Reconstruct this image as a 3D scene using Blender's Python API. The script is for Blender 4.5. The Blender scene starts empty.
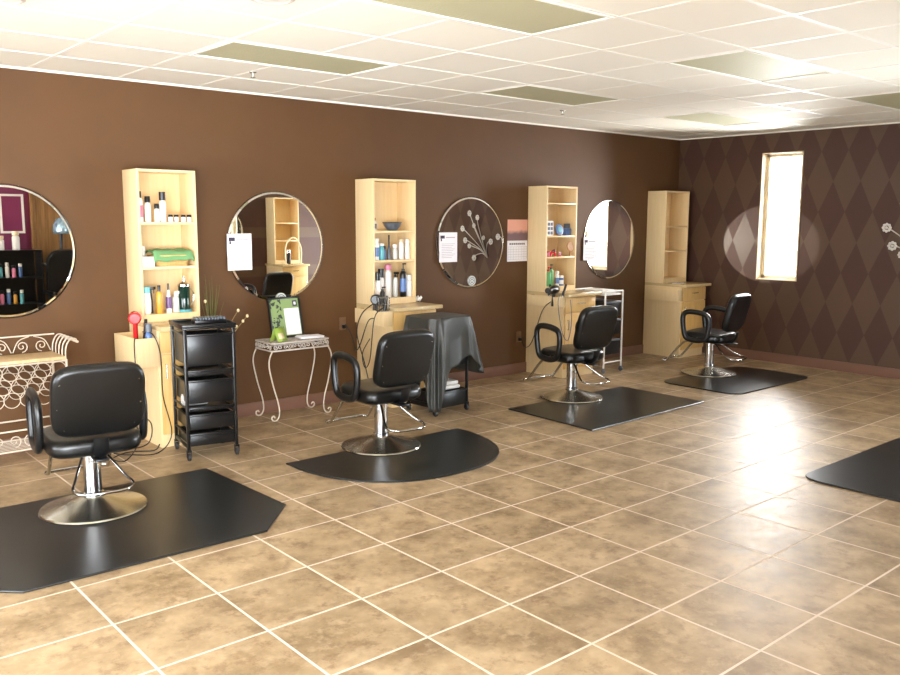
import bpy, bmesh, math, random
from math import pi, sin, cos, radians
from mathutils import Vector, Matrix, Euler
random.seed(7)
SC = bpy.context.scene
COL = SC.collection

# ---------------------------------------------------------------- camera
XE = 9.487           # east (diamond) wall
HC = 2.689           # ceiling height
YS = -6.85           # south wall
XW = -3.5            # west wall
ROWS = ((0.758, -0.652, 0.004), (0.086, 0.106, 0.991), (0.646, 0.751, -0.137))
def cam_setup():
    yaw, pitch, roll = 0.8600, -0.1370, 0.0040
    f = Vector((cos(pitch)*cos(yaw), cos(pitch)*sin(yaw), sin(pitch)))
    r = f.cross(Vector((0, 0, 1))).normalized()
    u = r.cross(f)
    c, s = cos(roll), sin(roll)
    r2 = r*c + u*s; u2 = -r*s + u*c
    cam = bpy.data.objects.new('camera', bpy.data.cameras.new('camera'))
    COL.objects.link(cam)
    m = Matrix((r2, u2, -f)).transposed().to_4x4()
    m.translation = Vector((0, -6.54, 1.668))
    cam.matrix_world = m
    cam.data.sensor_width = 36
    cam.data.lens = 855.9/900*36
    cam.data.clip_start = 0.02
    SC.camera = cam
cam_setup()

# ---------------------------------------------------------------- world, lights, exposure
W = bpy.data.worlds.new('world'); SC.world = W; W.use_nodes = True
W.node_tree.nodes['Background'].inputs[0].default_value = (0.93, 0.96, 1, 1)
W.node_tree.nodes['Background'].inputs[1].default_value = 14.0
SC.view_settings.view_transform = 'Standard'
SC.view_settings.look = 'None'
SC.view_settings.exposure = 0.06
SC.view_settings.gamma = 1.0
SC.cycles.use_denoising = True
SC.cycles.caustics_reflective = False
SC.cycles.caustics_refractive = False
SC.cycles.max_bounces = 10
SC.cycles.diffuse_bounces = 5

def light(name, typ, loc, energy, color=(1, 1, 1), size=.1, size_y=None, target=None, spot=None, blend=.1):
    d = bpy.data.lights.new(name, typ); d.energy = energy; d.color = color
    if typ == 'AREA':
        d.size = size
        if size_y: d.shape = 'RECTANGLE'; d.size_y = size_y
    else: d.shadow_soft_size = size
    if typ == 'SPOT': d.spot_size = spot; d.spot_blend = blend
    o = bpy.data.objects.new(name, d); COL.objects.link(o); o.location = loc
    if target is not None:
        o.rotation_euler = (Vector(target)-Vector(loc)).to_track_quat('-Z', 'Y').to_euler()
    return o
# flash of the camera
light('camera_flash', 'POINT', (0.10, -6.52, 1.80), 150, (.95, .97, 1), .05)
# daylight through the slim window in the diamond wall
light('window_daylight', 'AREA', (XE+.30, -1.42, 1.72), 280, (1, .99, .97), .9, 1.9, (0, -1.42, 1.72))
# daylight through the shop front on the west side
light('shopfront_daylight', 'AREA', (XW-.35, -3.4, .9), 130, (.86, .94, 1), 4.8, 1.9, (XW+7, -3.4, 2.9))
# added fill aimed up at the ceiling, through a made-up window behind the camera
light('added_rear_fill', 'AREA', (-.9, YS-.45, .8), 640, (.84, .93, 1), 4.4, 1.6, (2.6, YS+6, 2.8))
# added fill for the right end of the room, through a made-up side window
light('added_side_fill', 'AREA', (XE+.45, -5.75, .8), 430, (.84, .93, 1), 1.7, 1.6, (XE-5, -1.0, 2.1))
# added spot lamp at the fourth mirror, standing in for the flash it reflects
light('mirror_bounce_standin', 'SPOT', (8.12, -.06, 1.42), 110, (1, .95, .85), .01, target=(XE, -1.17, 1.40), spot=radians(29), blend=.06)

# ---------------------------------------------------------------- materials
def lin(c):
    return tuple(((v/255)/12.92 if v/255 <= .04045 else ((v/255+.055)/1.055)**2.4) for v in c)
class N:
    """small node tree helper"""
    def __init__(s, name):
        s.m = bpy.data.materials.new(name); s.m.use_nodes = True
        s.t = s.m.node_tree; s.b = s.t.nodes['Principled BSDF']; s.out = s.t.nodes['Material Output']
    def n(s, typ, **kw):
        o = s.t.nodes.new(typ)
        for k, v in kw.items(): setattr(o, k, v)
        return o
    def l(s, a, b): s.t.links.new(a, b)
    def math(s, op, a, b=None, c=None):
        o = s.n('ShaderNodeMath', operation=op)
        for i, v in enumerate((a, b, c)):
            if v is None: continue
            if isinstance(v, (int, float)): o.inputs[i].default_value = v
            else: s.l(v, o.inputs[i])
        return o.outputs[0]
    def mix(s, fac, a, b):
        o = s.n('ShaderNodeMix', data_type='RGBA')
        for i, v in ((0, fac), (6, a), (7, b)):
            if isinstance(v, (int, float)): o.inputs[i].default_value = v
            elif isinstance(v, tuple): o.inputs[i].default_value = (*v[:3], 1)
            else: s.l(v, o.inputs[i])
        return o.outputs[2]
    def noise(s, scale, detail=3, vec=None, rough=.5):
        o = s.n('ShaderNodeTexNoise'); o.inputs['Scale'].default_value = scale; o.inputs['Detail'].default_value = detail
        o.inputs['Roughness'].default_value = rough
        if vec is not None: s.l(vec, o.inputs['Vector'])
        return o.outputs['Fac']
    def coord(s, which='Object'): return s.n('ShaderNodeTexCoord').outputs[which]
    def sep(s, v):
        o = s.n('ShaderNodeSeparateXYZ'); s.l(v, o.inputs[0]); return o.outputs
    def bump(s, h, strength=.2, dist=.01):
        o = s.n('ShaderNodeBump'); o.inputs['Strength'].default_value = strength; o.inputs['Distance'].default_value = dist
        s.l(h, o.inputs['Height']); s.l(o.outputs[0], s.b.inputs['Normal'])
    def map(s, v, a, b, c, d):
        o = s.n('ShaderNodeMapRange'); s.l(v, o.inputs[0])
        for i, x in enumerate((a, b, c, d)): o.inputs[i+1].default_value = x
        return o.outputs[0]
def simple(name, rgb, rough=.5, metal=0, var=.08, nscale=12, bump=0, bscale=60, spec=.5, coat=0):
    k = N(name); c = lin(rgb)
    co = k.coord()
    f = k.noise(nscale, 3, co)
    k.l(k.mix(f, tuple(v*(1-var) for v in c), tuple(min(1, v*(1+var)) for v in c)), k.b.inputs['Base Color'])
    k.b.inputs['Roughness'].default_value = rough; k.b.inputs['Metallic'].default_value = metal
    k.b.inputs['Specular IOR Level'].default_value = spec
    if coat: k.b.inputs['Coat Weight'].default_value = coat; k.b.inputs['Coat Roughness'].default_value = .1
    if bump: k.bump(k.noise(bscale, 4, co), bump, .004)
    return k.m
M = {}
M['black_vinyl'] = simple('black_vinyl', (9, 9, 9), .30, bump=.10, bscale=260, nscale=30)
M['black_plastic'] = simple('black_plastic', (14, 14, 15), .28)
M['black_metal'] = simple('black_metal', (30, 30, 32), .35, .3)
M['arm_rubber'] = simple('arm_rubber', (12, 12, 13), .34)
M['rubber_mat'] = simple('rubber_mat', (30, 31, 30), .30, var=.15, nscale=5, bump=.08, bscale=180)
M['chrome'] = simple('chrome', (205, 205, 205), .10, 1, .02)
M['brushed'] = simple('brushed_steel', (190, 188, 180), .22, 1, .06)
M['white_iron'] = simple('white_iron', (200, 186, 168), .45, 0, .10, nscale=30)
M['aged_iron'] = simple('aged_iron', (196, 186, 176), .42, .15, .25, nscale=40)
M['paper'] = simple('paper', (240, 236, 240), .7, var=.01)
M['ink'] = simple('ink', (60, 50, 70), .6)
M['grey_ink'] = simple('grey_ink', (176, 170, 180), .7)
M['cape'] = simple('cape_nylon', (54, 54, 50), .42, var=.10, nscale=8, bump=.1, bscale=30)
M['towel_green'] = simple('towel_green', (104, 150, 98), .9, var=.12, bump=.4, bscale=120)
M['towel_white'] = simple('towel_white', (228, 226, 222), .9, var=.04, bump=.4, bscale=120)
M['wicker'] = simple('wicker', (196, 160, 96), .7, var=.25, nscale=60, bump=.5, bscale=90)
M['white_plastic'] = simple('white_plastic', (236, 232, 226), .35, var=.02)
M['cream_plastic'] = simple('cream_plastic', (226, 206, 170), .4)
M['red_plastic'] = simple('red_plastic', (206, 30, 34), .25)
M['amber'] = simple('amber_plastic', (214, 150, 52), .3)
M['purple'] = simple('purple_plastic', (96, 60, 110), .3)
M['teal'] = simple('teal_plastic', (92, 168, 178), .3)
M['green_plastic'] = simple('green_plastic', (96, 172, 112), .3)
M['blue_plastic'] = simple('blue_plastic', (86, 116, 170), .3)
M['pink'] = simple('pink_plastic', (214, 120, 150), .35)
M['dark_green'] = simple('dark_green_fluid', (16, 44, 34), .08)
M['clear_plastic'] = simple('frosted_plastic', (214, 214, 206), .2)
M['grey_plastic'] = simple('grey_plastic', (92, 98, 106), .3)
M['green_card'] = simple('green_card', (150, 176, 70), .5)
M['brown_clip'] = simple('wood_brush', (168, 112, 52), .45)
M['stem'] = simple('stem_green', (104, 122, 62), .6, var=.3)
M['twig'] = simple('twig_brown', (150, 128, 84), .7)
M['bud'] = simple('bud_cream', (232, 214, 170), .7)
M['magenta'] = simple('magenta_paint', (128, 42, 84), .5, var=.04)
M['door_wood'] = None
M['window_trim'] = simple('window_trim', (232, 214, 178), .45, var=.03)
M['baseboard'] = simple('baseboard_vinyl', (118, 84, 68), .45, var=.1, nscale=6)
M['ceiling_bar'] = simple('ceiling_bar', (250, 246, 236), .5, var=.01)
M['silver_blue'] = simple('silver_blue', (150, 178, 196), .15, .6)
M['castor_rubber'] = simple('castor_rubber', (44, 42, 42), .4)
M['vase'] = simple('vase_glaze', (60, 44, 34), .25)
M['outlet'] = simple('outlet_plastic', (112, 82, 58), .4)
M['white_flower'] = simple('white_flower_metal', (210, 205, 198), .3, .5)

def m_laminate(name, c1, c2, rough=.35):
    k = N(name); co = k.coord()
    mp = k.n('ShaderNodeMapping'); mp.inputs['Scale'].default_value = (22, 22, 1.3); k.l(co, mp.inputs['Vector'])
    f = k.noise(2.2, 5, mp.outputs[0])
    k.l(k.mix(k.map(f, .35, .65, 0, 1), lin(c1), lin(c2)), k.b.inputs['Base Color'])
    k.b.inputs['Roughness'].default_value = rough
    return k.m
M['maple'] = m_laminate('maple_laminate', (230, 202, 152), (235, 208, 160))
M['maple_front'] = m_laminate('maple_front', (214, 172, 102), (226, 186, 120))
M['counter'] = simple('counter_laminate', (206, 180, 134), .18, var=.10, nscale=40)
M['door_wood'] = m_laminate('door_wood', (120, 84, 44), (150, 108, 62), .4)
M['table_wood'] = m_laminate('table_wood', (222, 190, 140), (232, 204, 160), .4)

def m_wall():
    k = N('brown_wall_paint'); co = k.coord('Generated')
    ob = k.coord('Object')
    f = k.noise(1.1, 4, ob, .6); g = k.noise(9, 3, ob)
    c = k.mix(k.map(f, .35, .65, 0, 1), lin((86, 58, 33)), lin((93, 63, 35)))
    k.l(c, k.b.inputs['Base Color']); k.b.inputs['Roughness'].default_value = .6; k.b.inputs['Specular IOR Level'].default_value = .3
    k.bump(k.noise(90, 4, ob), .12, .003)
    return k.m
M['wall'] = m_wall()
def m_diamond():
    k = N('diamond_wall_paint'); s = k.sep(k.coord('Object'))
    p = k.math('ABSOLUTE', k.math('SUBTRACT', k.math('FRACT', k.math('ADD', k.math('DIVIDE', k.math('ADD', s[1], 2.46), .30), 20.5)), .5))
    q = k.math('ABSOLUTE', k.math('SUBTRACT', k.math('FRACT', k.math('ADD', k.math('DIVIDE', k.math('SUBTRACT', s[2], .765), .668), 20.5)), .5))
    f = k.math('LESS_THAN', k.math('ADD', p, q), .5)
    n = k.noise(2.0, 4, k.coord('Object'))
    a = k.mix(n, lin((68, 40, 28)), lin((77, 46, 32))); b = k.mix(n, lin((78, 55, 38)), lin((88, 62, 42)))
    k.l(k.mix(f, a, b), k.b.inputs['Base Color'])
    k.l(k.map(f, 0, 1, .62, .48), k.b.inputs['Roughness'])
    return k.m
M['diamond'] = m_diamond()
def m_floor():
    k = N('floor_tile'); co = k.coord('Object'); s = k.sep(co)
    S = .463
    u = k.math('DIVIDE', k.math('SUBTRACT', s[0], 1.132-20*S), S)
    v = k.math('DIVIDE', k.math('SUBTRACT', s[1], -3.094-20*S), S)
    def edge(t):
        fr = k.math('FRACT', t)
        return k.math('MINIMUM', fr, k.math('SUBTRACT', 1, fr))
    e = k.math('MINIMUM', edge(u), edge(v))
    grout = k.map(e, .009, .014, 1, 0)
    cell = k.n('ShaderNodeCombineXYZ'); k.l(k.math('FLOOR', u), cell.inputs[0]); k.l(k.math('FLOOR', v), cell.inputs[1])
    wn = k.n('ShaderNodeTexWhiteNoise'); k.l(cell.outputs[0], wn.inputs['Vector'])
    off = k.n('ShaderNodeVectorMath', operation='MULTIPLY_ADD'); k.l(wn.outputs['Color'], off.inputs[0]); off.inputs[1].default_value = (9, 9, 9); k.l(co, off.inputs[2])
    a = k.noise(3.4, 6, off.outputs[0], .62); b = k.noise(17, 5, off.outputs[0], .65)
    c1 = k.mix(k.map(a, .34, .66, 0, 1), lin((128, 106, 77)), lin((182, 157, 123)))
    c2 = k.mix(k.map(b, .50, .66, 0, .42), c1, lin((190, 166, 134)))
    c3 = k.mix(k.map(k.noise(11, 7, off.outputs[0], .75), .52, .64, 0, .55), c2, lin((112, 86, 62)))
    tint = k.math('ADD', k.math('MULTIPLY', wn.outputs['Value'], .16), .92)
    mul = k.n('ShaderNodeVectorMath', operation='SCALE'); k.l(c3, mul.inputs[0]); k.l(tint, mul.inputs['Scale'])
    k.l(k.mix(grout, mul.outputs[0], lin((218, 200, 182))), k.b.inputs['Base Color'])
    k.l(k.math('ADD', k.map(b, .3, .7, .39, .50), k.math('MULTIPLY', grout, .35)), k.b.inputs['Roughness'])
    h = k.math('SUBTRACT', k.math('MULTIPLY', b, .12), k.math('MULTIPLY', grout, .6))
    k.bump(h, .22, .004)
    return k.m
M['floor'] = m_floor()
def m_ceiling():
    k = N('ceiling_tile'); co = k.coord()
    f = k.noise(220, 3, co); g = k.noise(.9, 2, co)
    k.l(k.mix(k.map(f, .5, .7, 0, .25), k.mix(g, lin((242, 236, 222)), lin((248, 243, 230))), lin((232, 226, 212))), k.b.inputs['Base Color'])
    k.b.inputs['Roughness'].default_value = .85; k.b.inputs['Specular IOR Level'].default_value = .2
    k.bump(f, .1, .002)
    return k.m
M['ceiling'] = m_ceiling()
def m_lens():
    k = N('prismatic_lens'); co = k.coord('Object')
    v = k.n('ShaderNodeTexVoronoi'); v.inputs['Scale'].default_value = 60; k.l(co, v.inputs['Vector'])
    k.l(k.mix(k.noise(1.5, 2, co), lin((188, 184, 150)), lin((198, 194, 160))), k.b.inputs['Base Color'])
    k.b.inputs['Roughness'].default_value = .6
    k.bump(v.outputs['Distance'], .3, .004)
    return k.m
M['lens'] = m_lens()
def m_mirror():
    k = N('mirror_glass'); k.b.inputs['Metallic'].default_value = 1; k.b.inputs['Roughness'].default_value = 0
    k.b.inputs['Base Color'].default_value = (.88, .89, .87, 1); return k.m
M['mirror'] = m_mirror()
def m_glass():
    k = N('window_glass'); tr = k.n('ShaderNodeBsdfTransparent'); gl = k.n('ShaderNodeBsdfGlossy'); gl.inputs['Roughness'].default_value = .02
    fr = k.n('ShaderNodeFresnel'); fr.inputs[0].default_value = 1.45
    mx = k.n('ShaderNodeMixShader'); k.l(fr.outputs[0], mx.inputs[0]); k.l(tr.outputs[0], mx.inputs[1]); k.l(gl.outputs[0], mx.inputs[2])
    k.l(mx.outputs[0], k.out.inputs['Surface']); return k.m
M['glass'] = m_glass()
def m_sign():
    k = N('sign_green_print'); s = k.sep(k.coord('Object'))
    n = k.noise(34, 3, k.coord('Object'))
    vine = k.math('MULTIPLY', k.math('LESS_THAN', s[0], -.035), k.math('GREATER_THAN', n, .52))
    k.l(k.mix(vine, lin((128, 150, 88)), lin((30, 40, 26))), k.b.inputs['Base Color']); k.b.inputs['Roughness'].default_value = .3
    return k.m
M['sign'] = m_sign()
def m_cal():
    k = N('calendar_photo'); s = k.sep(k.coord('Object'))
    n = k.noise(14, 4, k.coord('Object'))
    f = k.map(k.math('ADD', s[2], k.math('MULTIPLY', n, .05)), .32, .36, 0, 1)
    k.l(k.mix(f, lin((120, 92, 96)), lin((232, 168, 146))), k.b.inputs['Base Color']); k.b.inputs['Roughness'].default_value = .5
    return k.m
M['cal'] = m_cal()

# ---------------------------------------------------------------- mesh helpers
class B:
    def __init__(s): s.bm = bmesh.new()
    def box(s, x0, x1, y0, y1, z0, z1, bev=0, mi=0, rot=None, seg=2):
        r = bmesh.ops.create_cube(s.bm, size=1)
        vs = r['verts']
        c = Vector(((x0+x1)/2, (y0+y1)/2, (z0+z1)/2))
        for v in vs: v.co = Vector((v.co.x*(x1-x0), v.co.y*(y1-y0), v.co.z*(z1-z0)))
        if rot is not None:
            R = rot.to_matrix() if isinstance(rot, Euler) else rot
            for v in vs: v.co = R @ v.co
        for v in vs: v.co += c
        fs = list({f for v in vs for f in v.link_faces})
        for f in fs: f.material_index = mi
        if bev:
            es = list({e for v in vs for e in v.link_edges})
            rr = bmesh.ops.bevel(s.bm, geom=es, offset=bev, segments=seg, affect='EDGES', profile=.5)
            for f in rr['faces']: f.material_index = mi
        return s
    def lathe(s, prof, c=(0, 0, 0), n=24, mi=0, R=None, cap=True):
        rings = []
        for r, z in prof:
            ring = []
            for i in range(n):
                a = 2*pi*i/n
                p = Vector((r*cos(a), r*sin(a), z))
                if R is not None: p = R @ p
                ring.append(s.bm.verts.new(p+Vector(c)))
            rings.append(ring)
        for a, b in zip(rings, rings[1:]):
            for i in range(n):
                f = s.bm.faces.new((a[i], a[(i+1) % n], b[(i+1) % n], b[i])); f.material_index = mi
        if cap:
            for ring, rev in ((rings[0], True), (rings[-1], False)):
                f = s.bm.faces.new(ring[::-1] if rev else ring); f.material_index = mi
        return s
    def cyl(s, p0, p1, r, n=16, r2=None, mi=0):
        p0 = Vector(p0); p1 = Vector(p1); d = p1-p0
        R = d.to_track_quat('Z', 'Y').to_matrix()
        return s.lathe([(r, 0), (r if r2 is None else r2, d.length)], p0, n, mi, R)
    def tube(s, pts, r, n=8, closed=False, smooth=0, mi=0, flat=1.0, taper=None):
        pts = [Vector(p) for p in pts]
        if smooth: pts = spline(pts, smooth, closed)
        m = len(pts); rings = []
        prev = None
        for i, p in enumerate(pts):
            if closed: t = pts[(i+1) % m]-pts[i-1]
            else: t = pts[min(i+1, m-1)]-pts[max(i-1, 0)]
            t.normalize()
            if prev is None:
                a = Vector((0, 0, 1)) if abs(t.z) < .9 else Vector((1, 0, 0))
                nrm = t.cross(a).normalized()
            else:
                nrm = prev - t*prev.dot(t)
                nrm.normalize()
            prev = nrm; bn = t.cross(nrm)
            rr = r*(taper(i/(m-1)) if taper else 1)
            rings.append([s.bm.verts.new(p+(nrm*cos(2*pi*k/n)+bn*sin(2*pi*k/n)*flat)*rr) for k in range(n)])
        seq = list(zip(rings, rings[1:]))
        if closed: seq.append((rings[-1], rings[0]))
        for q, (a, b) in enumerate(seq):
            sh = 0
            if closed and q == len(seq)-1:
                sh = min(range(n), key=lambda k: (a[0].co-b[k].co).length)
            for i in range(n):
                f = s.bm.faces.new((a[i], a[(i+1) % n], b[(i+1+sh) % n], b[(i+sh) % n])); f.material_index = mi
        if not closed:
            s.bm.faces.new(rings[0][::-1]); s.bm.faces.new(rings[-1])
        return s
    def prism(s, poly, z0, z1, bev=0, T=None, mi=0, seg=2):
        a = [s.bm.verts.new((x, y, z0)) for x, y in poly]; b = [s.bm.verts.new((x, y, z1)) for x, y in poly]
        n = len(poly); fs = [s.bm.faces.new(a[::-1]), s.bm.faces.new(b)]
        for i in range(n): fs.append(s.bm.faces.new((a[i], a[(i+1) % n], b[(i+1) % n], b[i])))
        vs = a+b
        for f in fs: f.material_index = mi
        if bev:
            es = [e for f in fs[:2] for e in f.edges]
            rr = bmesh.ops.bevel(s.bm, geom=list(set(es)), offset=bev, segments=seg, affect='EDGES', profile=.5)
            vs = list({v for f in rr['faces'] for v in f.verts} | {v for v in vs if v.is_valid})
            vs = list({w for v in vs for f in v.link_faces for w in f.verts})
        if T is not None:
            for v in vs: v.co = T @ v.co
        return s
    def cushion(s, w, h, t, n=4.4, e=.03, crown=.008, T=None, k=56):
        # padded cushion: superellipse outline, rounded edge, slightly domed faces
        st = []
        m = 6
        for i in range(m+1):
            a = -pi/2+pi/2*i/m; st.append((e*(1-cos(a)), -t+min(e, t)*(1+sin(a))))
        st += [(i_, -z_) for i_, z_ in st[::-1][0 if t > e else 1:]]
        rings = []
        def ring(ins, z, sc=1):
            o = []
            for x, y in supere((w-ins)*sc, (h-ins)*sc, n, k):
                v = Vector((x, y, z)); v = T @ v if T is not None else v
                o.append(s.bm.verts.new(v))
            return o
        for sc in (.03, .35, .7, .9): rings.append(ring(e, -t-crown*(1-sc*sc)*1.0, sc))
        for i_, z_ in st: rings.append(ring(i_, z_))
        for sc in (.9, .7, .35, .03): rings.append(ring(e, t+crown*(1-sc*sc), sc))
        for a, b in zip(rings, rings[1:]):
            for i in range(k): s.bm.faces.new((a[i], a[(i+1) % k], b[(i+1) % k], b[i]))
        s.bm.faces.new(rings[0][::-1]); s.bm.faces.new(rings[-1])
        return s
    def quad(s, *p, mi=0):
        f = s.bm.faces.new([s.bm.verts.new(q) for q in p]); f.material_index = mi; return s
    def grid(s, fn, nu, nv, closed_u=False, mi=0):
        g = [[s.bm.verts.new(fn(i/(nu if closed_u else nu-1), j/(nv-1))) for j in range(nv)] for i in range(nu)]
        for i in range(nu if closed_u else nu-1):
            for j in range(nv-1):
                f = s.bm.faces.new((g[i][j], g[(i+1) % nu][j], g[(i+1) % nu][j+1], g[i][j+1])); f.material_index = mi
        return s
    def sphere(s, c, r, sc=(1, 1, 1), n=14, mi=0):
        rr = bmesh.ops.create_uvsphere(s.bm, u_segments=n, v_segments=max(6, n*2//3), radius=r)
        for v in rr['verts']: v.co = Vector((v.co.x*sc[0], v.co.y*sc[1], v.co.z*sc[2]))+Vector(c)
        for f in {f for v in rr['verts'] for f in v.link_faces}: f.material_index = mi
        return s
    def done(s, name, mats, parent=None, loc=(0, 0, 0), rot=(0, 0, 0), sharp=35, solid=0, recalc=True):
        if recalc: bmesh.ops.recalc_face_normals(s.bm, faces=s.bm.faces)
        me = bpy.data.meshes.new(name); s.bm.to_mesh(me); s.bm.free()
        for m in (mats if isinstance(mats, (list, tuple)) else [mats]): me.materials.append(M[m])
        for p in me.polygons: p.use_smooth = True
        me.set_sharp_from_angle(angle=radians(sharp))
        o = bpy.data.objects.new(name, me); COL.objects.link(o)
        o.location = loc; o.rotation_euler = rot
        if parent is not None: o.parent = parent
        if solid:
            md = o.modifiers.new('solidify', 'SOLIDIFY'); md.thickness = solid; md.offset = 0
        return o
def spline(p, k, closed=False):
    out = []; m = len(p)
    rng = range(m) if closed else range(m-1)
    for i in rng:
        if closed: a, b, c, d = p[i-1], p[i], p[(i+1) % m], p[(i+2) % m]
        else: a, b, c, d = p[max(i-1, 0)], p[i], p[i+1], p[min(i+2, m-1)]
        for j in range(k):
            t = j/k
            out.append(.5*((2*b)+(c-a)*t+(2*a-5*b+4*c-d)*t*t+(3*b-a-3*c+d)*t**3))
    if not closed: out.append(p[-1])
    return out
def supere(w, h, n=3.2, k=40):
    o = []
    for i in range(k):
        a = 2*pi*i/k; c, s_ = cos(a), sin(a)
        o.append((w*abs(c)**(2/n)*(1 if c >= 0 else -1), h*abs(s_)**(2/n)*(1 if s_ >= 0 else -1)))
    return o
def rrect(x0, x1, y0, y1, r, k=6, corners=(1, 1, 1, 1)):
    o = []
    for (cx, cy, a0, on) in ((x1-r, y1-r, 0, corners[0]), (x0+r, y1-r, 90, corners[1]), (x0+r, y0+r, 180, corners[2]), (x1-r, y0+r, 270, corners[3])):
        if on:
            for i in range(k+1):
                a = radians(a0+90*i/k); o.append((cx+r*cos(a), cy+r*sin(a)))
        else: o.append((cx+r*(1 if a0 in (0, 270) else -1), cy+r*(1 if a0 in (0, 90) else -1)))
    return o
def tag(o, label, cat, group=None):
    o['label'] = label; o['category'] = cat
    if group: o['group'] = group
    return o
def thing(name, label, cat, loc=(0, 0, 0), rz=0, group=None):
    o = bpy.data.objects.new(name, None); COL.objects.link(o); o.empty_display_size = .1
    o.location = loc; o.rotation_euler = (0, 0, rz)
    return tag(o, label, cat, group)
def struct(o): o['kind'] = 'structure'; return o
def lab(o, t): o['label'] = t; return o
def dup(root, loc, rz, label, group=None):
    def cp(o, par):
        c = o.copy(); COL.objects.link(c)
        if par is not None: c.parent = par
        for ch in list(o.children): cp(ch, c)
        return c
    r = cp(root, None); r.location = loc; r.rotation_euler = (0, 0, rz); r['label'] = label
    if group: r['group'] = group
    return r

# ---------------------------------------------------------------- the room
struct(B().box(XW-.2, XE+.2, YS-.2, .2, -.1, 0).done('floor', 'floor'))
# ceiling slab with its white grid bars
b = B().box(XW-.2, XE+.2, YS-.2, .2, HC+.06, HC+.16)
CX, CY, CT = 1.768, -.617, .6096
light_cells = set()
lights = []
for (p, q) in ((1, 2), (5, 2), (9, 2), (1, 5), (5, 5), (9, 5), (-3, 2), (-3, 5), (-3, 8), (1, 8), (5, 8), (9, 8)):
    lights.append((p, q)); light_cells |= {(p, q), (p+1, q)}
# tiles (each tile a slightly recessed panel in one ceiling mesh)
i0, i1 = -9, 13
for i in range(i0, i1):
    xa, xb = max(CX+i*CT, XW), min(CX+(i+1)*CT, XE)
    if xb <= xa: continue
    for j in range(0, 12):
        ya, yb = min(CY-(j-1)*CT, 0), max(CY-j*CT, YS)
        if yb >= ya: continue
        if (i, j) in light_cells: continue
        b.box(xa+.004, xb-.004, yb+.004, ya-.004, HC+.001, HC+.06)
for i in range(i0, i1+1):
    x = CX+i*CT
    if XW < x < XE:
        # skip the bar where a lamp spans two tiles
        segs = []; y = 0
        spans = sorted([(CY-(q-1)*CT, CY-q*CT) for (p, q) in lights if p+1 == i], reverse=True)
        for a, c in spans: segs.append((y, a)); y = c
        segs.append((y, YS))
        for a, c in segs: b.box(x-.012, x+.012, c, a, HC-.0015, HC+.006, mi=1)
for j in range(0, 12):
    y = CY-(j-1)*CT
    if YS < y < 0: b.box(XW, XE, y-.012, y+.012, HC-.002, HC+.0055, mi=1)
b.box(XW, XE, -.022, 0, HC-.012, HC+.006, mi=1)
b.box(XE-.022, XE, YS, 0, HC-.012, HC+.006, mi=1)
struct(b.done('ceiling', ['ceiling', 'ceiling_bar']))

struct(B().box(XW-.2, XE+.2, 0, .15, 0, HC+.1).done('wall_north', 'wall'))
# south wall with an opening for the added window behind the camera
sx0, sx1, sz0, sz1 = -3.1, 1.35, .25, 2.45
b = B().box(XW-.2, sx0, YS-.15, YS, 0, HC+.1).box(sx1, XE+.2, YS-.15, YS, 0, HC+.1).box(sx0, sx1, YS-.15, YS, 0, sz0).box(sx0, sx1, YS-.15, YS, sz1, HC+.1)
struct(b.done('wall_south', 'diamond'))
t = struct(bpy.data.objects.new('window_3_added', None)); COL.objects.link(t); t.location = (0, YS-.08, 0)  # unseen window, put in so the ceiling gets more light
b = B()
for k in range(5):
    x = sx0+.03+(sx1-sx0-.06)*k/4; b.box(x-.03, x+.03, -.03, .03, sz0+.06, sz1-.06)
b.box(sx0, sx1, -.03, .03, sz0, sz0+.06).box(sx0, sx1, -.03, .03, sz1-.06, sz1)
b.done('window_frame', 'window_trim', t)
B().box(sx0, sx1, -.004, .004, sz0+.06, sz1-.06).done('window_pane', 'glass', t)
# east wall with the slim window opening
WY0, WY1, WZ0, WZ1 = -1.655, -1.15, .975, 2.455
b = B()
ey0, ey1 = -6.6, -4.9  # extent of the opening for the added side window
b.box(XE, XE+.16, YS-.15, ey0, 0, HC+.1).box(XE, XE+.16, ey1, WY0, 0, HC+.1).box(XE, XE+.16, ey0, ey1, 0, .2).box(XE, XE+.16, ey0, ey1, 2.45, HC+.1).box(XE, XE+.16, WY1, .15, 0, HC+.1)
b.box(XE, XE+.16, WY0, WY1, 0, WZ0).box(XE, XE+.16, WY0, WY1, WZ1, HC+.1)
struct(b.done('wall_east', 'diamond'))
t = struct(bpy.data.objects.new('window_1', None)); COL.objects.link(t); t.location = (XE, (WY0+WY1)/2, WZ0)
hw, hh = (WY1-WY0)/2, WZ1-WZ0
b = B()
b.box(-.012, .155, hw-.014, hw, 0, hh).box(-.012, .155, -hw, -hw+.014, 0, hh).box(-.012, .155, -hw, hw, hh-.014, hh).box(-.006, .155, -hw, hw, 0, .014)
b.done('jamb', 'window_trim', t)
b = B()
for a, c in ((hw-.05, hw-.014), (-hw+.014, -hw+.05)): b.box(.09, .13, a, c, .012, hh-.014)
b.box(.09, .13, -hw+.014, hw-.014, .012, .05).box(.09, .13, -hw+.014, hw-.014, hh-.05, hh-.014)
b.done('window_frame', 'window_trim', t)
B().box(.108, .112, -hw+.05, hw-.05, .05, hh-.05).done('window_pane', 'glass', t)
t = struct(bpy.data.objects.new('window_4_added', None)); COL.objects.link(t); t.location = (XE+.08, 0, 0)  # unseen window, added to brighten the right end of the room
b = B()
for k in range(3):
    y = ey0+.03+(ey1-ey0-.06)*k/2; b.box(-.03, .03, y-.03, y+.03, .26, 2.39)
b.box(-.03, .03, ey0, ey1, .2, .26).box(-.03, .03, ey0, ey1, 2.39, 2.45)
b.done('window_frame', 'window_trim', t)
B().box(-.004, .004, ey0, ey1, .26, 2.39).done('window_pane', 'glass', t)
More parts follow.
